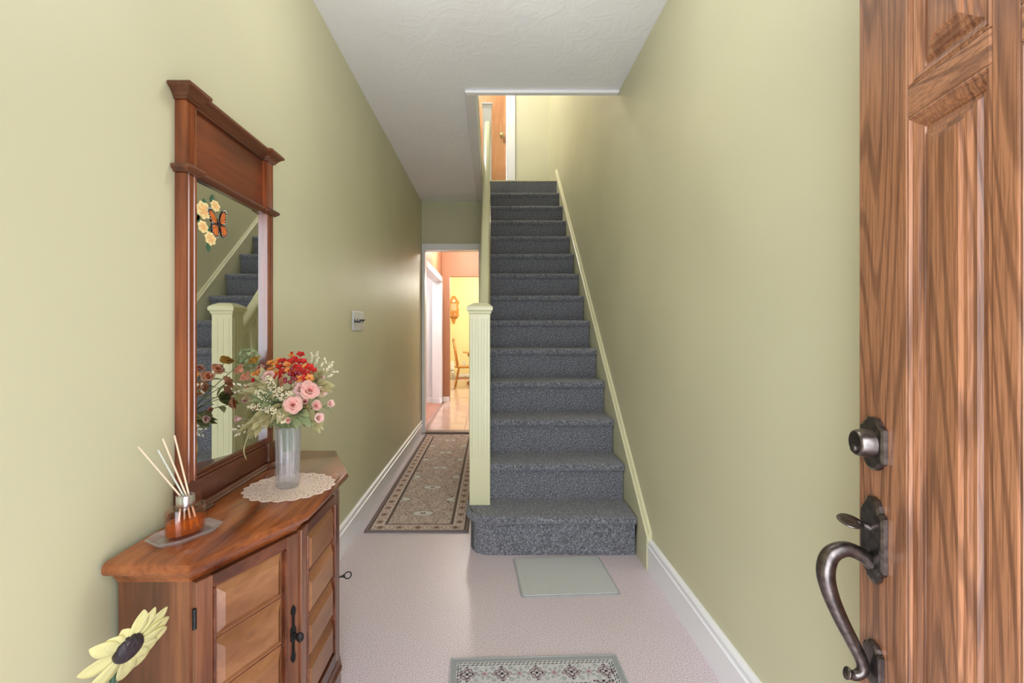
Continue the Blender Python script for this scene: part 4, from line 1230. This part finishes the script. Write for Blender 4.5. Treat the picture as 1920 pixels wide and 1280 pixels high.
# white wispy sprigs
sprigs = [(590, 670, 1.47, 'white wispy sprig rising at the upper right of the bouquet', (0.1, 0, 1)), (619, 695, 1.46, 'white wispy sprig at the far right of the bouquet', (0.8, 0, 0.5)), (612, 683, 1.47, 'small cream bud sprig at the top right corner of the bouquet', (0.6, 0, 0.8)),
          (446, 808, 1.40, 'white sprig drooping at the lower left of the bouquet', (-0.9, -0.2, -0.3)), (452, 728, 1.41, 'white sprig poking out at the middle left', (-0.9, -0.3, 0.1))]
for px, py, Y, lb, ax in sprigs:
    c = at(px, py, Y)
    t = bouquet_thing('white_sprig', c, lb, 'flower')
    ax = Vector(ax).normalized(); bm = bmesh.new()
    side = ax.cross(Vector((0.2, 1, 0.1))).normalized()
    for k in range(9):
        p = c + ax * (0.034 * (k / 8 - 0.6)) + side * (0.010 * (1 if k % 2 else -1) * random.uniform(0.5, 1.2)) + Vector((0, random.uniform(-0.008, 0.008), 0))
        leaf_mesh(bm, p, (ax + side * (0.8 if k % 2 else -0.8)), (0, -1, 0.3), 0.010, 0.006, 0.1, 3)
        tube(bm, [p, c + ax * (0.034 * (k / 8 - 0.75))], 0.0005, 4)
    obj('florets', bm, 'cream', t)
# leafy eucalyptus style sprays round the rim
lv = [(490, 782, 1.36, (-0.7, -0.5, -0.35), 'leaf_olive', 'broad olive leaves hanging at the lower left of the bouquet'), (478, 800, 1.38, (-0.8, -0.4, -0.7), 'leaf_olive', 'lowest curled olive leaves left of the vase rim'), (530, 768, 1.345, (-0.1, -0.8, -0.3), 'leaf_olive', 'olive leaves in front of the cream plumes'),
      (560, 782, 1.35, (0.35, -0.7, -0.4), 'leaf_green', 'green leaves under the large open pink rose'), (585, 790, 1.38, (0.9, -0.4, -0.2), 'leaf_olive', 'olive leaves spreading right under the lowest pink rose'), (592, 705, 1.44, (0.4, -0.1, 0.9), 'leaf_olive', 'upright yellowish leaves at the upper right'),
      (600, 722, 1.43, (0.9, -0.2, 0.2), 'leaf_olive', 'brownish leaves behind the small pale pink rose'), (497, 748, 1.37, (-0.8, -0.5, 0.25), 'leaf_green', 'green leaves on the left of the bouquet centre'), (508, 725, 1.39, (-0.5, -0.4, 0.7), 'leaf_olive', 'olive leaves below the faded cream pink rose'),
      (535, 735, 1.38, (0.2, -0.7, 0.5), 'leaf_olive', 'olive leaves below the dark red berries'), (510, 790, 1.50, (-0.6, 0.5, -0.2), 'leaf_green', 'green leaves at the back of the vase rim'),
      (475, 740, 1.40, (-0.9, -0.3, 0.0), 'leaf_olive', 'olive leaves between the left peach roses'), (545, 750, 1.39, (0.1, -0.6, 0.2), 'leaf_olive', 'olive leaves behind the large open pink rose'), (572, 770, 1.38, (0.6, -0.6, 0.0), 'leaf_olive', 'olive leaves between the large open rose and the lowest right rose'),
      (520, 755, 1.37, (-0.3, -0.8, 0.1), 'leaf_green', 'green leaves at the heart of the bouquet'), (490, 715, 1.42, (-0.6, -0.3, 0.6), 'leaf_olive', 'olive leaves above the left peach roses'), (500, 745, 1.56, (-0.8, 0.4, 0.1), 'leaf_green', 'green leaves among the back peach roses')]
for px, py, Y, ax, mt_, lb in lv:
    c = at(px, py, Y)
    base = c - Vector(ax).normalized() * 0.02
    t = bouquet_thing('leaf_sprig', base, lb, 'leaves')
    for k in range(9):
        a = random.uniform(-1, 1); e_ = random.uniform(-0.7, 0.7)
        d = (Vector(ax).normalized() + Vector((a * 0.7, random.uniform(-0.5, 0.2), e_ * 0.7))).normalized()
        bm = bmesh.new(); leaf_mesh(bm, base + Vector((a * 0.008, 0, e_ * 0.008)), d, (random.uniform(-0.4, 0.4), -0.6, 0.8), random.uniform(0.040, 0.060), random.uniform(0.022, 0.031), 0.2)
        obj('leaf', bm, mt_, t, smooth=True)
# long drooping blade
bm = bmesh.new()
t = bouquet_thing('grass_blade', at(470, 815, 1.42), 'long pale blade drooping left below the bouquet', 'leaves')
pp = smooth_pts([at(500, 790, 1.43), at(472, 806, 1.42), at(462, 825, 1.415), at(457, 845, 1.41), at(462, 862, 1.41)], 4)
tube(bm, pp, [0.0022] * (len(pp) - 3) + [0.0018, 0.0012, 0.0006], 6)
obj('blade', bm, 'leaf_olive', t, smooth=True)

# ------------------------------------------------------------------ reed diffuser on its glass tray
TC = Vector((-0.728, 1.105, CT)); AX = Vector((0.48, 0.877, 0)); AY = Vector((-0.877, 0.48, 0))
bm = bmesh.new()
def octp(l, w, z, ch=0.45):
    q = [(l, w * (1 - ch)), (l * (1 - ch), w), (-l * (1 - ch), w), (-l, w * (1 - ch)), (-l, -w * (1 - ch)), (-l * (1 - ch), -w), (l * (1 - ch), -w), (l, -w * (1 - ch))]
    return [bm.verts.new(TC + AX * a + AY * c + Vector((0, 0, z))) for a, c in q]
rings = [octp(0.058, 0.036, 0.0005), octp(0.062, 0.040, 0.003), octp(0.074, 0.050, 0.011), octp(0.074, 0.050, 0.014), octp(0.070, 0.046, 0.014), octp(0.058, 0.037, 0.007), octp(0.056, 0.035, 0.0055)]
for a, c in zip(rings, rings[1:]):
    for k in range(8): bm.faces.new((a[k], a[(k + 1) % 8], c[(k + 1) % 8], c[k]))
bm.faces.new(rings[0][::-1]); bm.faces.new(rings[-1])
tr = obj('glass_tray', bm, 'tray_glass', None, (TC.x, TC.y, CT))
tag(tr, 'small octagonal clear glass tray under the reed diffuser', 'tray')
BZ = CT + 0.0062
dif = thing('reed_diffuser', (TC.x, TC.y, BZ), 'oval glass reed diffuser with amber liquid on the glass tray', 'diffuser')
def oval(bm, prof, n=40):
    rings = []
    for sc_, z in prof:
        rings.append([bm.verts.new(Vector((TC.x, TC.y, BZ + z)) + AX * (0.045 * sc_ * math.cos(2 * PI * k / n)) + AY * (0.027 * sc_ * math.sin(2 * PI * k / n))) for k in range(n)])
    for a, c in zip(rings, rings[1:]):
        for k in range(n): bm.faces.new((a[k], a[(k + 1) % n], c[(k + 1) % n], c[k]))
    bm.faces.new(rings[0][::-1]); bm.faces.new(rings[-1])
bm = bmesh.new(); oval(bm, [(0.95, 0.0), (1.0, 0.003), (1.0, 0.062), (0.97, 0.066), (0.40, 0.069), (0.36, 0.068), (0.90, 0.062), (0.93, 0.058), (0.93, 0.008), (0.90, 0.006)])
smooth_by_angle(obj('bottle', bm, 'bottle_glass', dif), 40)
bm = bmesh.new(); oval(bm, [(0.90, 0.0065), (0.926, 0.009), (0.926, 0.036), (0.90, 0.0365)])
smooth_by_angle(obj('liquid', bm, 'amber_liquid', dif), 40)
bm = bmesh.new(); lathe(bm, [(0.0185, 0.0685), (0.0195, 0.070), (0.0195, 0.092), (0.0185, 0.0935), (0.012, 0.0935), (0.0115, 0.086), (0.001, 0.086)], 32, (TC.x, TC.y, BZ))
smooth_by_angle(obj('collar', bm, 'steel', dif), 40)
tips = [at(259, 837, 1.045), at(296, 843, 1.075), at(305, 822, 1.10), at(327, 816, 1.125)]
for k, tp in enumerate(tips):
    nk = Vector((TC.x + 0.004 * (k - 1.5), TC.y + 0.003 * (k - 1.5), BZ + 0.088))
    d = (nk - tp).normalized()
    low = nk + d * 0.0
    foot = Vector((TC.x + 0.010 * (k - 1.5) + 0.006, TC.y + 0.016 * (1.5 - k) * 0 + 0.010 * (k - 1.5), BZ + 0.010))
    bm = bmesh.new(); tube(bm, [foot, nk, tp], 0.0021, 8)
    obj('reed', bm, 'reed_grey' if k == 1 else 'reed', dif)

# ------------------------------------------------------------------ sunflower stake
FC = at(241, 1215, 0.875)
vdir = (Vector((0, 0, CAM_H)) - FC).normalized()
tdir = Vector((0.77, 0, -0.63)); tdir = (tdir - vdir * tdir.dot(vdir)).normalized()
fn = (vdir * 0.52 + tdir * 0.854).normalized()
maj = vdir.cross(tdir).normalized()
if maj.z < 0: maj = -maj
mnr = fn.cross(maj).normalized()
if mnr.x < 0: mnr = -mnr
sun = thing('sunflower', (FC.x - 0.02, FC.y - 0.01, 0.0), 'pale yellow artificial sunflower on a green stem beside the cabinet', 'flower')
bm = bmesh.new()
prof = [(0.0265, -0.004), (0.0265, 0.002), (0.0235, 0.007), (0.016, 0.010), (0.007, 0.0115), (0.001, 0.012)]
q3 = Matrix((mnr, maj, fn)).transposed()
n = 40; rings = []
for r, h in prof:
    rings.append([bm.verts.new(FC + q3 @ Vector((math.cos(2 * PI * k / n) * r, math.sin(2 * PI * k / n) * r, h))) for k in range(n)])
for a, c in zip(rings, rings[1:]):
    for k in range(n): bm.faces.new((a[k], a[(k + 1) % n], c[(k + 1) % n], c[k]))
bm.faces.new(rings[0][::-1]); bm.faces.new(rings[-1])
obj('disc', bm, 'sunflower_disc', sun, smooth=True, label='dark brown seeded centre')
S_ = 0.875 / FPX
petals = [(2, -72, 0.032), (23, -74, 0.034), (44, -68, 0.032), (52, -44, 0.026), (53, -25, 0.030), (30, 8, 0.024), (20, 30, 0.026), (14, 52, 0.026), (-24, 66, 0.030), (-68, 62, 0.034), (-60, 45, 0.030), (-62, -5, 0.034), (-42, -34, 0.034), (-20, -52, 0.034)]
mj2 = Vector((0.635, -0.772)); mn2 = Vector((0.772, 0.635))
for k, (dx, dy, w) in enumerate(petals):
    v2 = Vector((dx, dy))
    a, c = v2.dot(mj2) * S_, v2.dot(mn2) * S_ / 0.60
    d = (maj * a + mnr * c); L = d.length; d.normalize()
    bm = bmesh.new()
    s = fn.cross(d).normalized(); g = []
    for j in range(10):
        t_ = 1 - (1 - j / 9) ** 1.8
        wd = w * 0.56 * math.sin(PI * (0.14 + 0.86 * t_) ** 1.5) ** 0.75 + 0.0004 if t_ < 1 else 0.0006
        cc = FC + d * (0.012 + (L - 0.012) * t_) + fn * (-0.003 - 0.0006 * (k % 3) - 0.10 * L * t_ * t_)
        g.append([bm.verts.new(cc + s * (wd * q_) + fn * (wd * 0.18 * abs(q_))) for q_ in (-1, -0.5, 0, 0.5, 1)])
    for j in range(9):
        for i in range(4): bm.faces.new((g[j][i], g[j][i + 1], g[j + 1][i + 1], g[j + 1][i]))
    po_ = obj('petal', bm, 'sunflower_petal', sun, smooth=True)
    sd = po_.modifiers.new('solid', 'SOLIDIFY'); sd.thickness = 0.0008
bm = bmesh.new()
pp = smooth_pts([FC - fn * 0.005, FC - fn * 0.03 + Vector((0, 0, -0.02)), Vector((FC.x - 0.035, FC.y - 0.005, 0.50)), Vector((FC.x - 0.03, FC.y - 0.01, 0.25)), Vector((FC.x - 0.02, FC.y - 0.01, 0.001))], 5)
tube(bm, pp, 0.005, 8)
obj('stem', bm, 'leaf_dark', sun, smooth=True)

# ------------------------------------------------------------------ rugs and mat
def rug(name, w, l, res, fn_, th, label, cat, loc, rot, binding, bw):
    root = thing(name, loc, label, cat)
    root.rotation_euler = (0, 0, rot)
    nx, ny = max(2, int(w / res)), max(2, int(l / res))
    xs = np.linspace(-w / 2, w / 2, nx + 1); ys = np.linspace(-l / 2, l / 2, ny + 1)
    X, Y = np.meshgrid(xs, ys)
    C = fn_(X, Y)
    V = np.stack([X, Y, np.full_like(X, th)], -1).reshape(-1, 3)
    idx = np.arange((nx + 1) * (ny + 1)).reshape(ny + 1, nx + 1)
    Fq = np.stack([idx[:-1, :-1], idx[:-1, 1:], idx[1:, 1:], idx[1:, :-1]], -1).reshape(-1, 4)
    me = bpy.data.meshes.new('pile')
    me.vertices.add(len(V)); me.vertices.foreach_set('co', V.ravel().astype(np.float32))
    me.loops.add(Fq.size); me.loops.foreach_set('vertex_index', Fq.ravel().astype(np.int32))
    me.polygons.add(len(Fq)); me.polygons.foreach_set('loop_start', (np.arange(len(Fq)) * 4).astype(np.int32))
    at_ = me.color_attributes.new('print', 'FLOAT_COLOR', 'POINT')
    cc = np.concatenate([C.reshape(-1, 3), np.ones((len(V), 1))], 1).astype(np.float32)
    at_.data.foreach_set('color', cc.ravel())
    me.update(calc_edges=True); me.validate()
    me.materials.append(MATS['rug_print'])
    o = bpy.data.objects.new('pile', me); COL.objects.link(o); o.parent = root
    bm = bmesh.new()
    for q in ((-w / 2, w / 2, -l / 2, -l / 2 + bw), (-w / 2, w / 2, l / 2 - bw, l / 2), (-w / 2, -w / 2 + bw, -l / 2 + bw, l / 2 - bw), (w / 2 - bw, w / 2, -l / 2 + bw, l / 2 - bw)):
        box(bm, *q, 0.0006, th + 0.0012)
    box(bm, -w / 2 + bw, w / 2 - bw, -l / 2 + bw, l / 2 - bw, 0.0006, th - 0.0005)
    fin(bm); me2 = bpy.data.meshes.new('binding'); bm.to_mesh(me2); bm.free(); me2.materials.append(MATS[binding])
    o2 = bpy.data.objects.new('binding', me2); COL.objects.link(o2); o2.parent = root
    return root
def L3(r, g, b_): return np.array([lin(r), lin(g), lin(b_)])
def put(C, mask, col):
    C[mask] = col
def blend(C, k, col):
    C[:] = C * (1 - k[..., None]) + col * k[..., None]
W1, L1 = 0.632, 1.02
def front_rug(X, Y):
    C = np.ones(X.shape + (3,)) * L3(214, 214, 212)
    ex, ey = W1 / 2 - np.abs(X), L1 / 2 - np.abs(Y)
    e = np.minimum(ex, ey)
    # small leaf speckle in the ground
    sp = (np.sin(X * 190 + 2 * np.sin(Y * 90)) * np.sin(Y * 210 + 1.5 * np.sin(X * 110)))
    blend(C, 0.55 * (sp > 0.55), L3(166, 170, 166))
    # border motifs every 0.125 m
    p = 0.1265
    bc_ = 0.085
    for (U, V_, half) in ((X, ey - bc_, W1 / 2), (Y, ex - bc_, L1 / 2)):
        inb = np.abs(V_) < 0.048
        if U is X: inb &= (ey < 0.135)
        else: inb &= (ex < 0.135) & (ey > 0.125)
        u = (U + p / 2) % p - p / 2
        man = np.abs(u) + np.abs(V_) + 0.004 * np.sin(np.arctan2(V_, u) * 8)
        put(C, inb & (man < 0.037), L3(196, 182, 182))
        put(C, inb & (man < 0.037) & (man > 0.0335), L3(120, 92, 98))
        put(C, inb & (man < 0.027) & (man > 0.025), L3(150, 120, 124))
        rr = np.hypot(u, V_); th = np.arctan2(V_, u)
        fl = 0.0165 * (1 + 0.28 * np.cos(4 * th))
        put(C, inb & (rr < fl), L3(205, 196, 196))
        put(C, inb & (np.abs(rr - fl) < 0.0022), L3(30, 28, 32))
        put(C, inb & (rr < 0.006), L3(52, 48, 54))
        for sgn in (-1, 1):
            put(C, inb & (np.hypot(u, V_ - sgn * 0.033) < 0.004), L3(70, 62, 68))
        u2 = (U) % p - p / 2
        r2 = np.hypot(u2, V_); t2 = np.arctan2(V_, u2)
        put(C, inb & (r2 < 0.026) & (np.cos(6 * t2 + 60 * r2) > 0.25), L3(168, 174, 170))
        put(C, inb & (r2 < 0.013) & (np.cos(5 * t2) > -0.3), L3(200, 172, 174))
        put(C, inb & (r2 < 0.005), L3(168, 120, 126))
        for (a, c) in ((0.038, 0.028), (-0.038, 0.028), (0.038, -0.028), (-0.038, -0.028)):
            r3 = np.hypot(u2 - a * 0.8, V_ - c)
            put(C, inb & (np.abs(r3 - 0.006) < 0.0022), L3(164, 170, 168))
    jag = 0.0012 * np.sign(np.sin((X + Y) * 400))
    for d_, wd_ in ((0.030, 0.0022), (0.040, 0.0018), (0.140, 0.0022), (0.150, 0.0018)):
        put(C, np.abs(e - d_ + jag) < wd_, L3(36, 34, 38))
    band = (e > 0.142) & (e < 0.148)
    put(C, band & (np.sin((X - Y) * 260) > 0.5), L3(176, 120, 126))
    inner = e > 0.153
    a = np.sin(X * 75) * np.sin(Y * 75) + 0.5 * np.sin(X * 160 + Y * 40) * np.sin(Y * 150)
    put(C, inner & (a > 0.45), L3(176, 130, 136))
    put(C, inner & (np.abs(a) < 0.07), L3(60, 54, 60))
    put(C, inner & (a < -0.75), L3(150, 156, 154))
    put(C, e < 0.026, L3(166, 168, 168))
    return C
rug('entry_rug', W1, L1, 0.0026, front_rug, 0.008, 'grey oriental entrance rug with pink and black border motifs, nearest the camera', 'rug', (0.1805, 1.7665 - L1 / 2, 0), math.radians(2.0), 'rug_binding', 0.006)
W2, L2 = 0.645, 2.66
def runner(X, Y):
    C = np.ones(X.shape + (3,)) * L3(188, 174, 163)
    ex, ey = W2 / 2 - np.abs(X), L2 / 2 - np.abs(Y)
    e = np.minimum(ex, ey)
    g = np.sin(X * 38 + 1.3 * np.sin(Y * 17)) * np.cos(Y * 23 + 1.1 * np.sin(X * 31)) + 0.5 * np.sin(X * 61 + Y * 44) * np.sin(Y * 52 - X * 20)
    blend(C, 0.5 * (g > 0.35), L3(200, 186, 176))
    put(C, np.abs(g - 0.12) < 0.07, L3(128, 110, 100))
    put(C, np.abs(g + 0.62) < 0.06, L3(136, 116, 106))
    h = np.sin(X * 105 + 2 * np.sin(Y * 29)) * np.sin(Y * 88 + 2 * np.sin(X * 37))
    put(C, h > 0.85, L3(146, 118, 108))
    put(C, h < -0.93, L3(104, 86, 78))
    # pale medallions down the centre and half medallions on the sides
    v = (Y + 0.26) % 0.52 - 0.26
    for cx_, off in ((0.0, 0.0), (-0.2, 0.26), (0.2, 0.26)):
        vv = (Y + 0.26 + off) % 0.52 - 0.26
        man = np.maximum(np.abs(X - cx_) / 0.075, np.abs(vv) / 0.042) * 0.6 + (np.abs(X - cx_) / 0.075 + np.abs(vv) / 0.042) * 0.4
        put(C, man < 1.0, L3(220, 210, 203))
        put(C, (man < 1.06) & (man > 0.97), L3(120, 98, 88))
        rr = np.hypot(X - cx_, vv)
        put(C, (rr < 0.017), L3(120, 92, 84))
        put(C, (rr < 0.008), L3(200, 186, 178))
    # border
    bd = e < 0.115
    put(C, bd, L3(206, 193, 183))
    sp = np.sin(X * 150) * np.sin(Y * 150)
    put(C, bd & (sp > 0.72), L3(170, 148, 136))
    for (U, V_, m_) in ((X, ey - 0.065, ey < 0.115), (Y, ex - 0.065, (ex < 0.115) & (ey > 0.115))):
        p = 0.118
        u = (U + p / 2) % p - p / 2
        rr = np.hypot(u, V_); th = np.arctan2(V_, u)
        fl = 0.024 * (1 + 0.3 * np.cos(8 * th))
        put(C, m_ & bd & (rr < fl), L3(150, 124, 106))
        put(C, m_ & bd & (rr < 0.012), L3(122, 96, 82))
        u2 = U % p - p / 2
        r2 = np.hypot(u2, V_ * 1.2)
        put(C, m_ & bd & (np.abs(r2 - 0.03) < 0.0032), L3(150, 124, 112))
        put(C, m_ & bd & (r2 < 0.009), L3(160, 120, 110))
    for d_, wd_ in ((0.022, 0.003), (0.030, 0.002), (0.108, 0.003), (0.118, 0.0025)):
        put(C, np.abs(e - d_) < wd_, L3(104, 90, 84))
    put(C, e < 0.018, L3(140, 124, 118))
    put(C, ey < 0.030, L3(128, 120, 122))
    return np.minimum(C * np.array([1.36, 1.33, 1.30]), 0.85)
rug('runner_rug', W2, L2, 0.0048, runner, 0.007, 'long beige oriental runner rug beside the staircase leading to the back doorway', 'rug', (-0.462, 4.185, 0), 0.0, 'runner_binding', 0.008)
mt = thing('floor_mat', (0.366, 2.358, 0), 'plain pale grey mat lying in front of the bottom stair', 'mat')
mt.rotation_euler = (0, 0, math.radians(3.4))
def rrect(bm, w, l, r, z0, z1, ins=0.0):
    pts = []
    for cx_, cy_, a0 in ((w / 2 - r, l / 2 - r, 0), (-w / 2 + r, l / 2 - r, PI / 2), (-w / 2 + r, -l / 2 + r, PI), (w / 2 - r, -l / 2 + r, 1.5 * PI)):
        for k in range(6):
            a = a0 + PI / 2 * k / 5
            pts.append((cx_ + r * math.cos(a), cy_ + r * math.sin(a)))
    prism(bm, pts, z0, z1)
def local(name, bm, mat, par, bev=0):
    fin(bm); me = bpy.data.meshes.new(name); bm.to_mesh(me); bm.free(); me.materials.append(MATS[mat])
    o = bpy.data.objects.new(name, me); COL.objects.link(o); o.parent = par
    if bev:
        md = o.modifiers.new('bevel', 'BEVEL'); md.width = bev; md.segments = 2; md.limit_method = 'ANGLE'
    return o
bm = bmesh.new(); rrect(bm, 0.474, 0.372, 0.018, 0.0005, 0.006); local('edge', bm, 'mat_edge', mt, 0.002)
bm = bmesh.new(); rrect(bm, 0.456, 0.354, 0.012, 0.002, 0.0085); local('surface', bm, 'mat_rubber', mt, 0.0015)

# ------------------------------------------------------------------ switch plate
sw = thing('light_switch', (XL, 2.91, 1.305), 'grey four-gang light switch plate with dark toggles on the left wall', 'light switch')
SZ = 1.305
obj('plate', boxes((XL + 0.0005, XL + 0.007, 2.795, 3.025, SZ - 0.061, SZ + 0.061)), 'switch_plate', sw, bev=0.003)
for k in range(4):
    yy = 2.795 + 0.230 * (k + 0.5) / 4
    up = k >= 2
    bm = bmesh.new(); box(bm, XL + 0.007, XL + 0.0085, yy - 0.006, yy + 0.006, SZ - 0.013, SZ + 0.013)
    obj('toggle_slot', bm, 'dark_plastic', sw)
    bm = bmesh.new(); s_ = 1 if up else -1
    tube(bm, [(XL + 0.0085, yy, SZ), (XL + 0.022, yy, SZ + 0.010 * s_)], [0.005, 0.0035], 8)
    obj('toggle', bm, 'dark_plastic', sw)

# ------------------------------------------------------------------ kitchen things
KY = 9.95
ch = thing('dining_chair', (-0.60, KY, 0.009), 'honey oak spindle-back dining chair in the yellow kitchen', 'chair')
bm = bmesh.new()
lathe(bm, [(0.19, 0.430), (0.215, 0.440), (0.215, 0.462), (0.20, 0.468), (0.02, 0.458)], 24, (-0.57, KY, 0.009), None, 1.0, 0.98)
obj('seat', bm, 'honey_oak', ch, smooth=False)
for sx_, sy_ in ((-1, -1), (-1, 1), (1, -1), (1, 1)):
    bm = bmesh.new()
    a = Vector((-0.57 + sx_ * 0.12, KY + sy_ * 0.13, 0.445)); c = Vector((-0.57 + sx_ * 0.205, KY + sy_ * 0.19, 0.010))
    tube(bm, [a, a.lerp(c, 0.25), a.lerp(c, 0.6), c], [0.013, 0.019, 0.017, 0.011], 10)
    obj('leg', bm, 'honey_oak', ch, smooth=True)
for sy_ in (-1, 1):
    bm = bmesh.new(); tube(bm, [(-0.735, KY + sy_ * 0.163, 0.21), (-0.405, KY + sy_ * 0.163, 0.21)], 0.010, 8); obj('stretcher', bm, 'honey_oak', ch)
bm = bmesh.new(); tube(bm, [(-0.57, KY - 0.163, 0.23), (-0.57, KY + 0.163, 0.23)], 0.010, 8); obj('stretcher', bm, 'honey_oak', ch)
for k in range(7):
    f_ = (k - 3) / 3
    bm = bmesh.new()
    r_ = 0.013 if abs(f_) == 1 else 0.008
    tube(bm, [(-0.745 + 0.03 * abs(f_), KY + f_ * 0.165, 0.460), (-0.815 + 0.01 * abs(f_), KY + f_ * 0.185, 1.03)], r_, 8)
    obj('spindle', bm, 'honey_oak', ch, smooth=True)
bm = bmesh.new()
pp = [(-0.815 + 0.014 * abs((k - 4) / 4), KY + (k - 4) / 4 * 0.215, 1.03 + 0.012 * math.cos((k - 4) / 4 * 1.5)) for k in range(9)]
tube(bm, pp, 0.032, 8, 1.0)
for v in bm.verts: v.co.x = -0.808 + (v.co.x + 0.808) * 0.4
obj('top_rail', bm, 'honey_oak', ch, smooth=True)
tb = thing('dining_table', (-0.02, 10.55, 0.009), 'round honey oak pedestal dining table beside the dining chair', 'table')
bm = bmesh.new(); lathe(bm, [(0.60, 0.715), (0.63, 0.722), (0.63, 0.745), (0.615, 0.752), (0.02, 0.752)], 48, (-0.02, 10.55, 0.009)); obj('table_top', bm, 'honey_oak', tb)
bm = bmesh.new(); lathe(bm, [(0.52, 0.640), (0.52, 0.716)], 48, (-0.02, 10.55, 0.009)); obj('apron', bm, 'honey_oak', tb)
bm = bmesh.new(); lathe(bm, [(0.09, 0.10), (0.10, 0.16), (0.06, 0.24), (0.075, 0.40), (0.05, 0.52), (0.10, 0.64)], 20, (-0.02, 10.55, 0.009)); obj('pedestal', bm, 'honey_oak', tb, smooth=True)
for k in range(4):
    a = PI / 2 * k + PI
    d = Vector((math.cos(a), math.sin(a), 0)); c = Vector((-0.02, 10.55, 0.009))
    bm = bmesh.new(); tube(bm, smooth_pts([c + d * 0.05 + Vector((0, 0, 0.17)), c + d * 0.25 + Vector((0, 0, 0.13)), c + d * 0.44 + Vector((0, 0, 0.05)), c + d * 0.53 + Vector((0, 0, 0.035))], 4), [0.05] * 6 + [0.04] * 5 + [0.034] * 2, 10)
    obj('foot', bm, 'honey_oak', tb, smooth=True)
# wall shelf clock
WC = Vector((-0.965, YK - 0.001, 0))
sh = thing('wall_clock', (WC.x, YK, 1.40), 'scrolled wooden wall clock with a pale face on the yellow kitchen wall', 'clock')
half = [(0.0, 2.125), (0.045, 2.115), (0.075, 2.06), (0.12, 1.99), (0.145, 1.95), (0.115, 1.90), (0.110, 1.83), (0.130, 1.78), (0.120, 1.70), (0.135, 1.62), (0.10, 1.57), (0.05, 1.52), (0.03, 1.46), (0.018, 1.40)]
pts = [(WC.x + a, z) for a, z in half] + [(WC.x - a, z) for a, z in half[::-1][:-1]]
bm = bmesh.new(); prism(bm, pts, YK - 0.03, YK - 0.002, 'Y'); obj('back_board', bm, 'honey_oak', sh)
obj('dial_face', boxes((WC.x - 0.07, WC.x + 0.07, YK - 0.045, YK - 0.0302, 1.745, 1.93)), 'cream', sh, bev=0.004)
bm = bmesh.new(); lathe(bm, [(0.04, 0), (0.04, 0.012), (0.03, 0.016)], 20, (WC.x, YK - 0.0302, 1.995), (0, -1, 0)); obj('round_dial', bm, 'white_plastic', sh)
obj('shelf', boxes((WC.x - 0.12, WC.x + 0.12, YK - 0.10, YK - 0.0302, 1.585, 1.605)), 'honey_oak', sh, bev=0.004)
bm = bmesh.new(); lathe(bm, [(0.028, 0.0), (0.034, 0.03), (0.024, 0.06), (0.012, 0.075)], 14, (WC.x + 0.03, YK - 0.065, 1.6052)); obj('ornament', bm, 'rose_peach', sh, smooth=True)
# small floor lamp by the kitchen wall
lp = thing('small_lamp', (-0.97, 11.55, 0.009), 'small lamp with a white tapered shade standing on the kitchen floor', 'lamp')
bm = bmesh.new(); lathe(bm, [(0.075, 0.0), (0.078, 0.02), (0.085, 0.10), (0.06, 0.19), (0.035, 0.235)], 20, (-0.97, 11.55, 0.009)); obj('base', bm, 'steel', lp, smooth=True)
bm = bmesh.new(); lathe(bm, [(0.055, 0.236), (0.052, 0.26), (0.032, 0.46), (0.028, 0.462)], 20, (-0.97, 11.55, 0.009)); obj('shade', bm, 'white_plastic', lp, smooth=True)
ou = thing('wall_outlet', (-0.70, YK, 0.38), 'white wall outlet low on the yellow kitchen wall', 'outlet')
obj('plate', boxes((-0.735, -0.665, YK - 0.008, YK - 0.0005, 0.32, 0.435)), 'white_plastic', ou, bev=0.003)
for zz in (0.352, 0.402):
    bm = bmesh.new(); lathe(bm, [(0.016, 0), (0.016, 0.003), (0.012, 0.004)], 14, (-0.70, YK - 0.008, zz), (0, -1, 0)); obj('socket', bm, 'cream', ou)
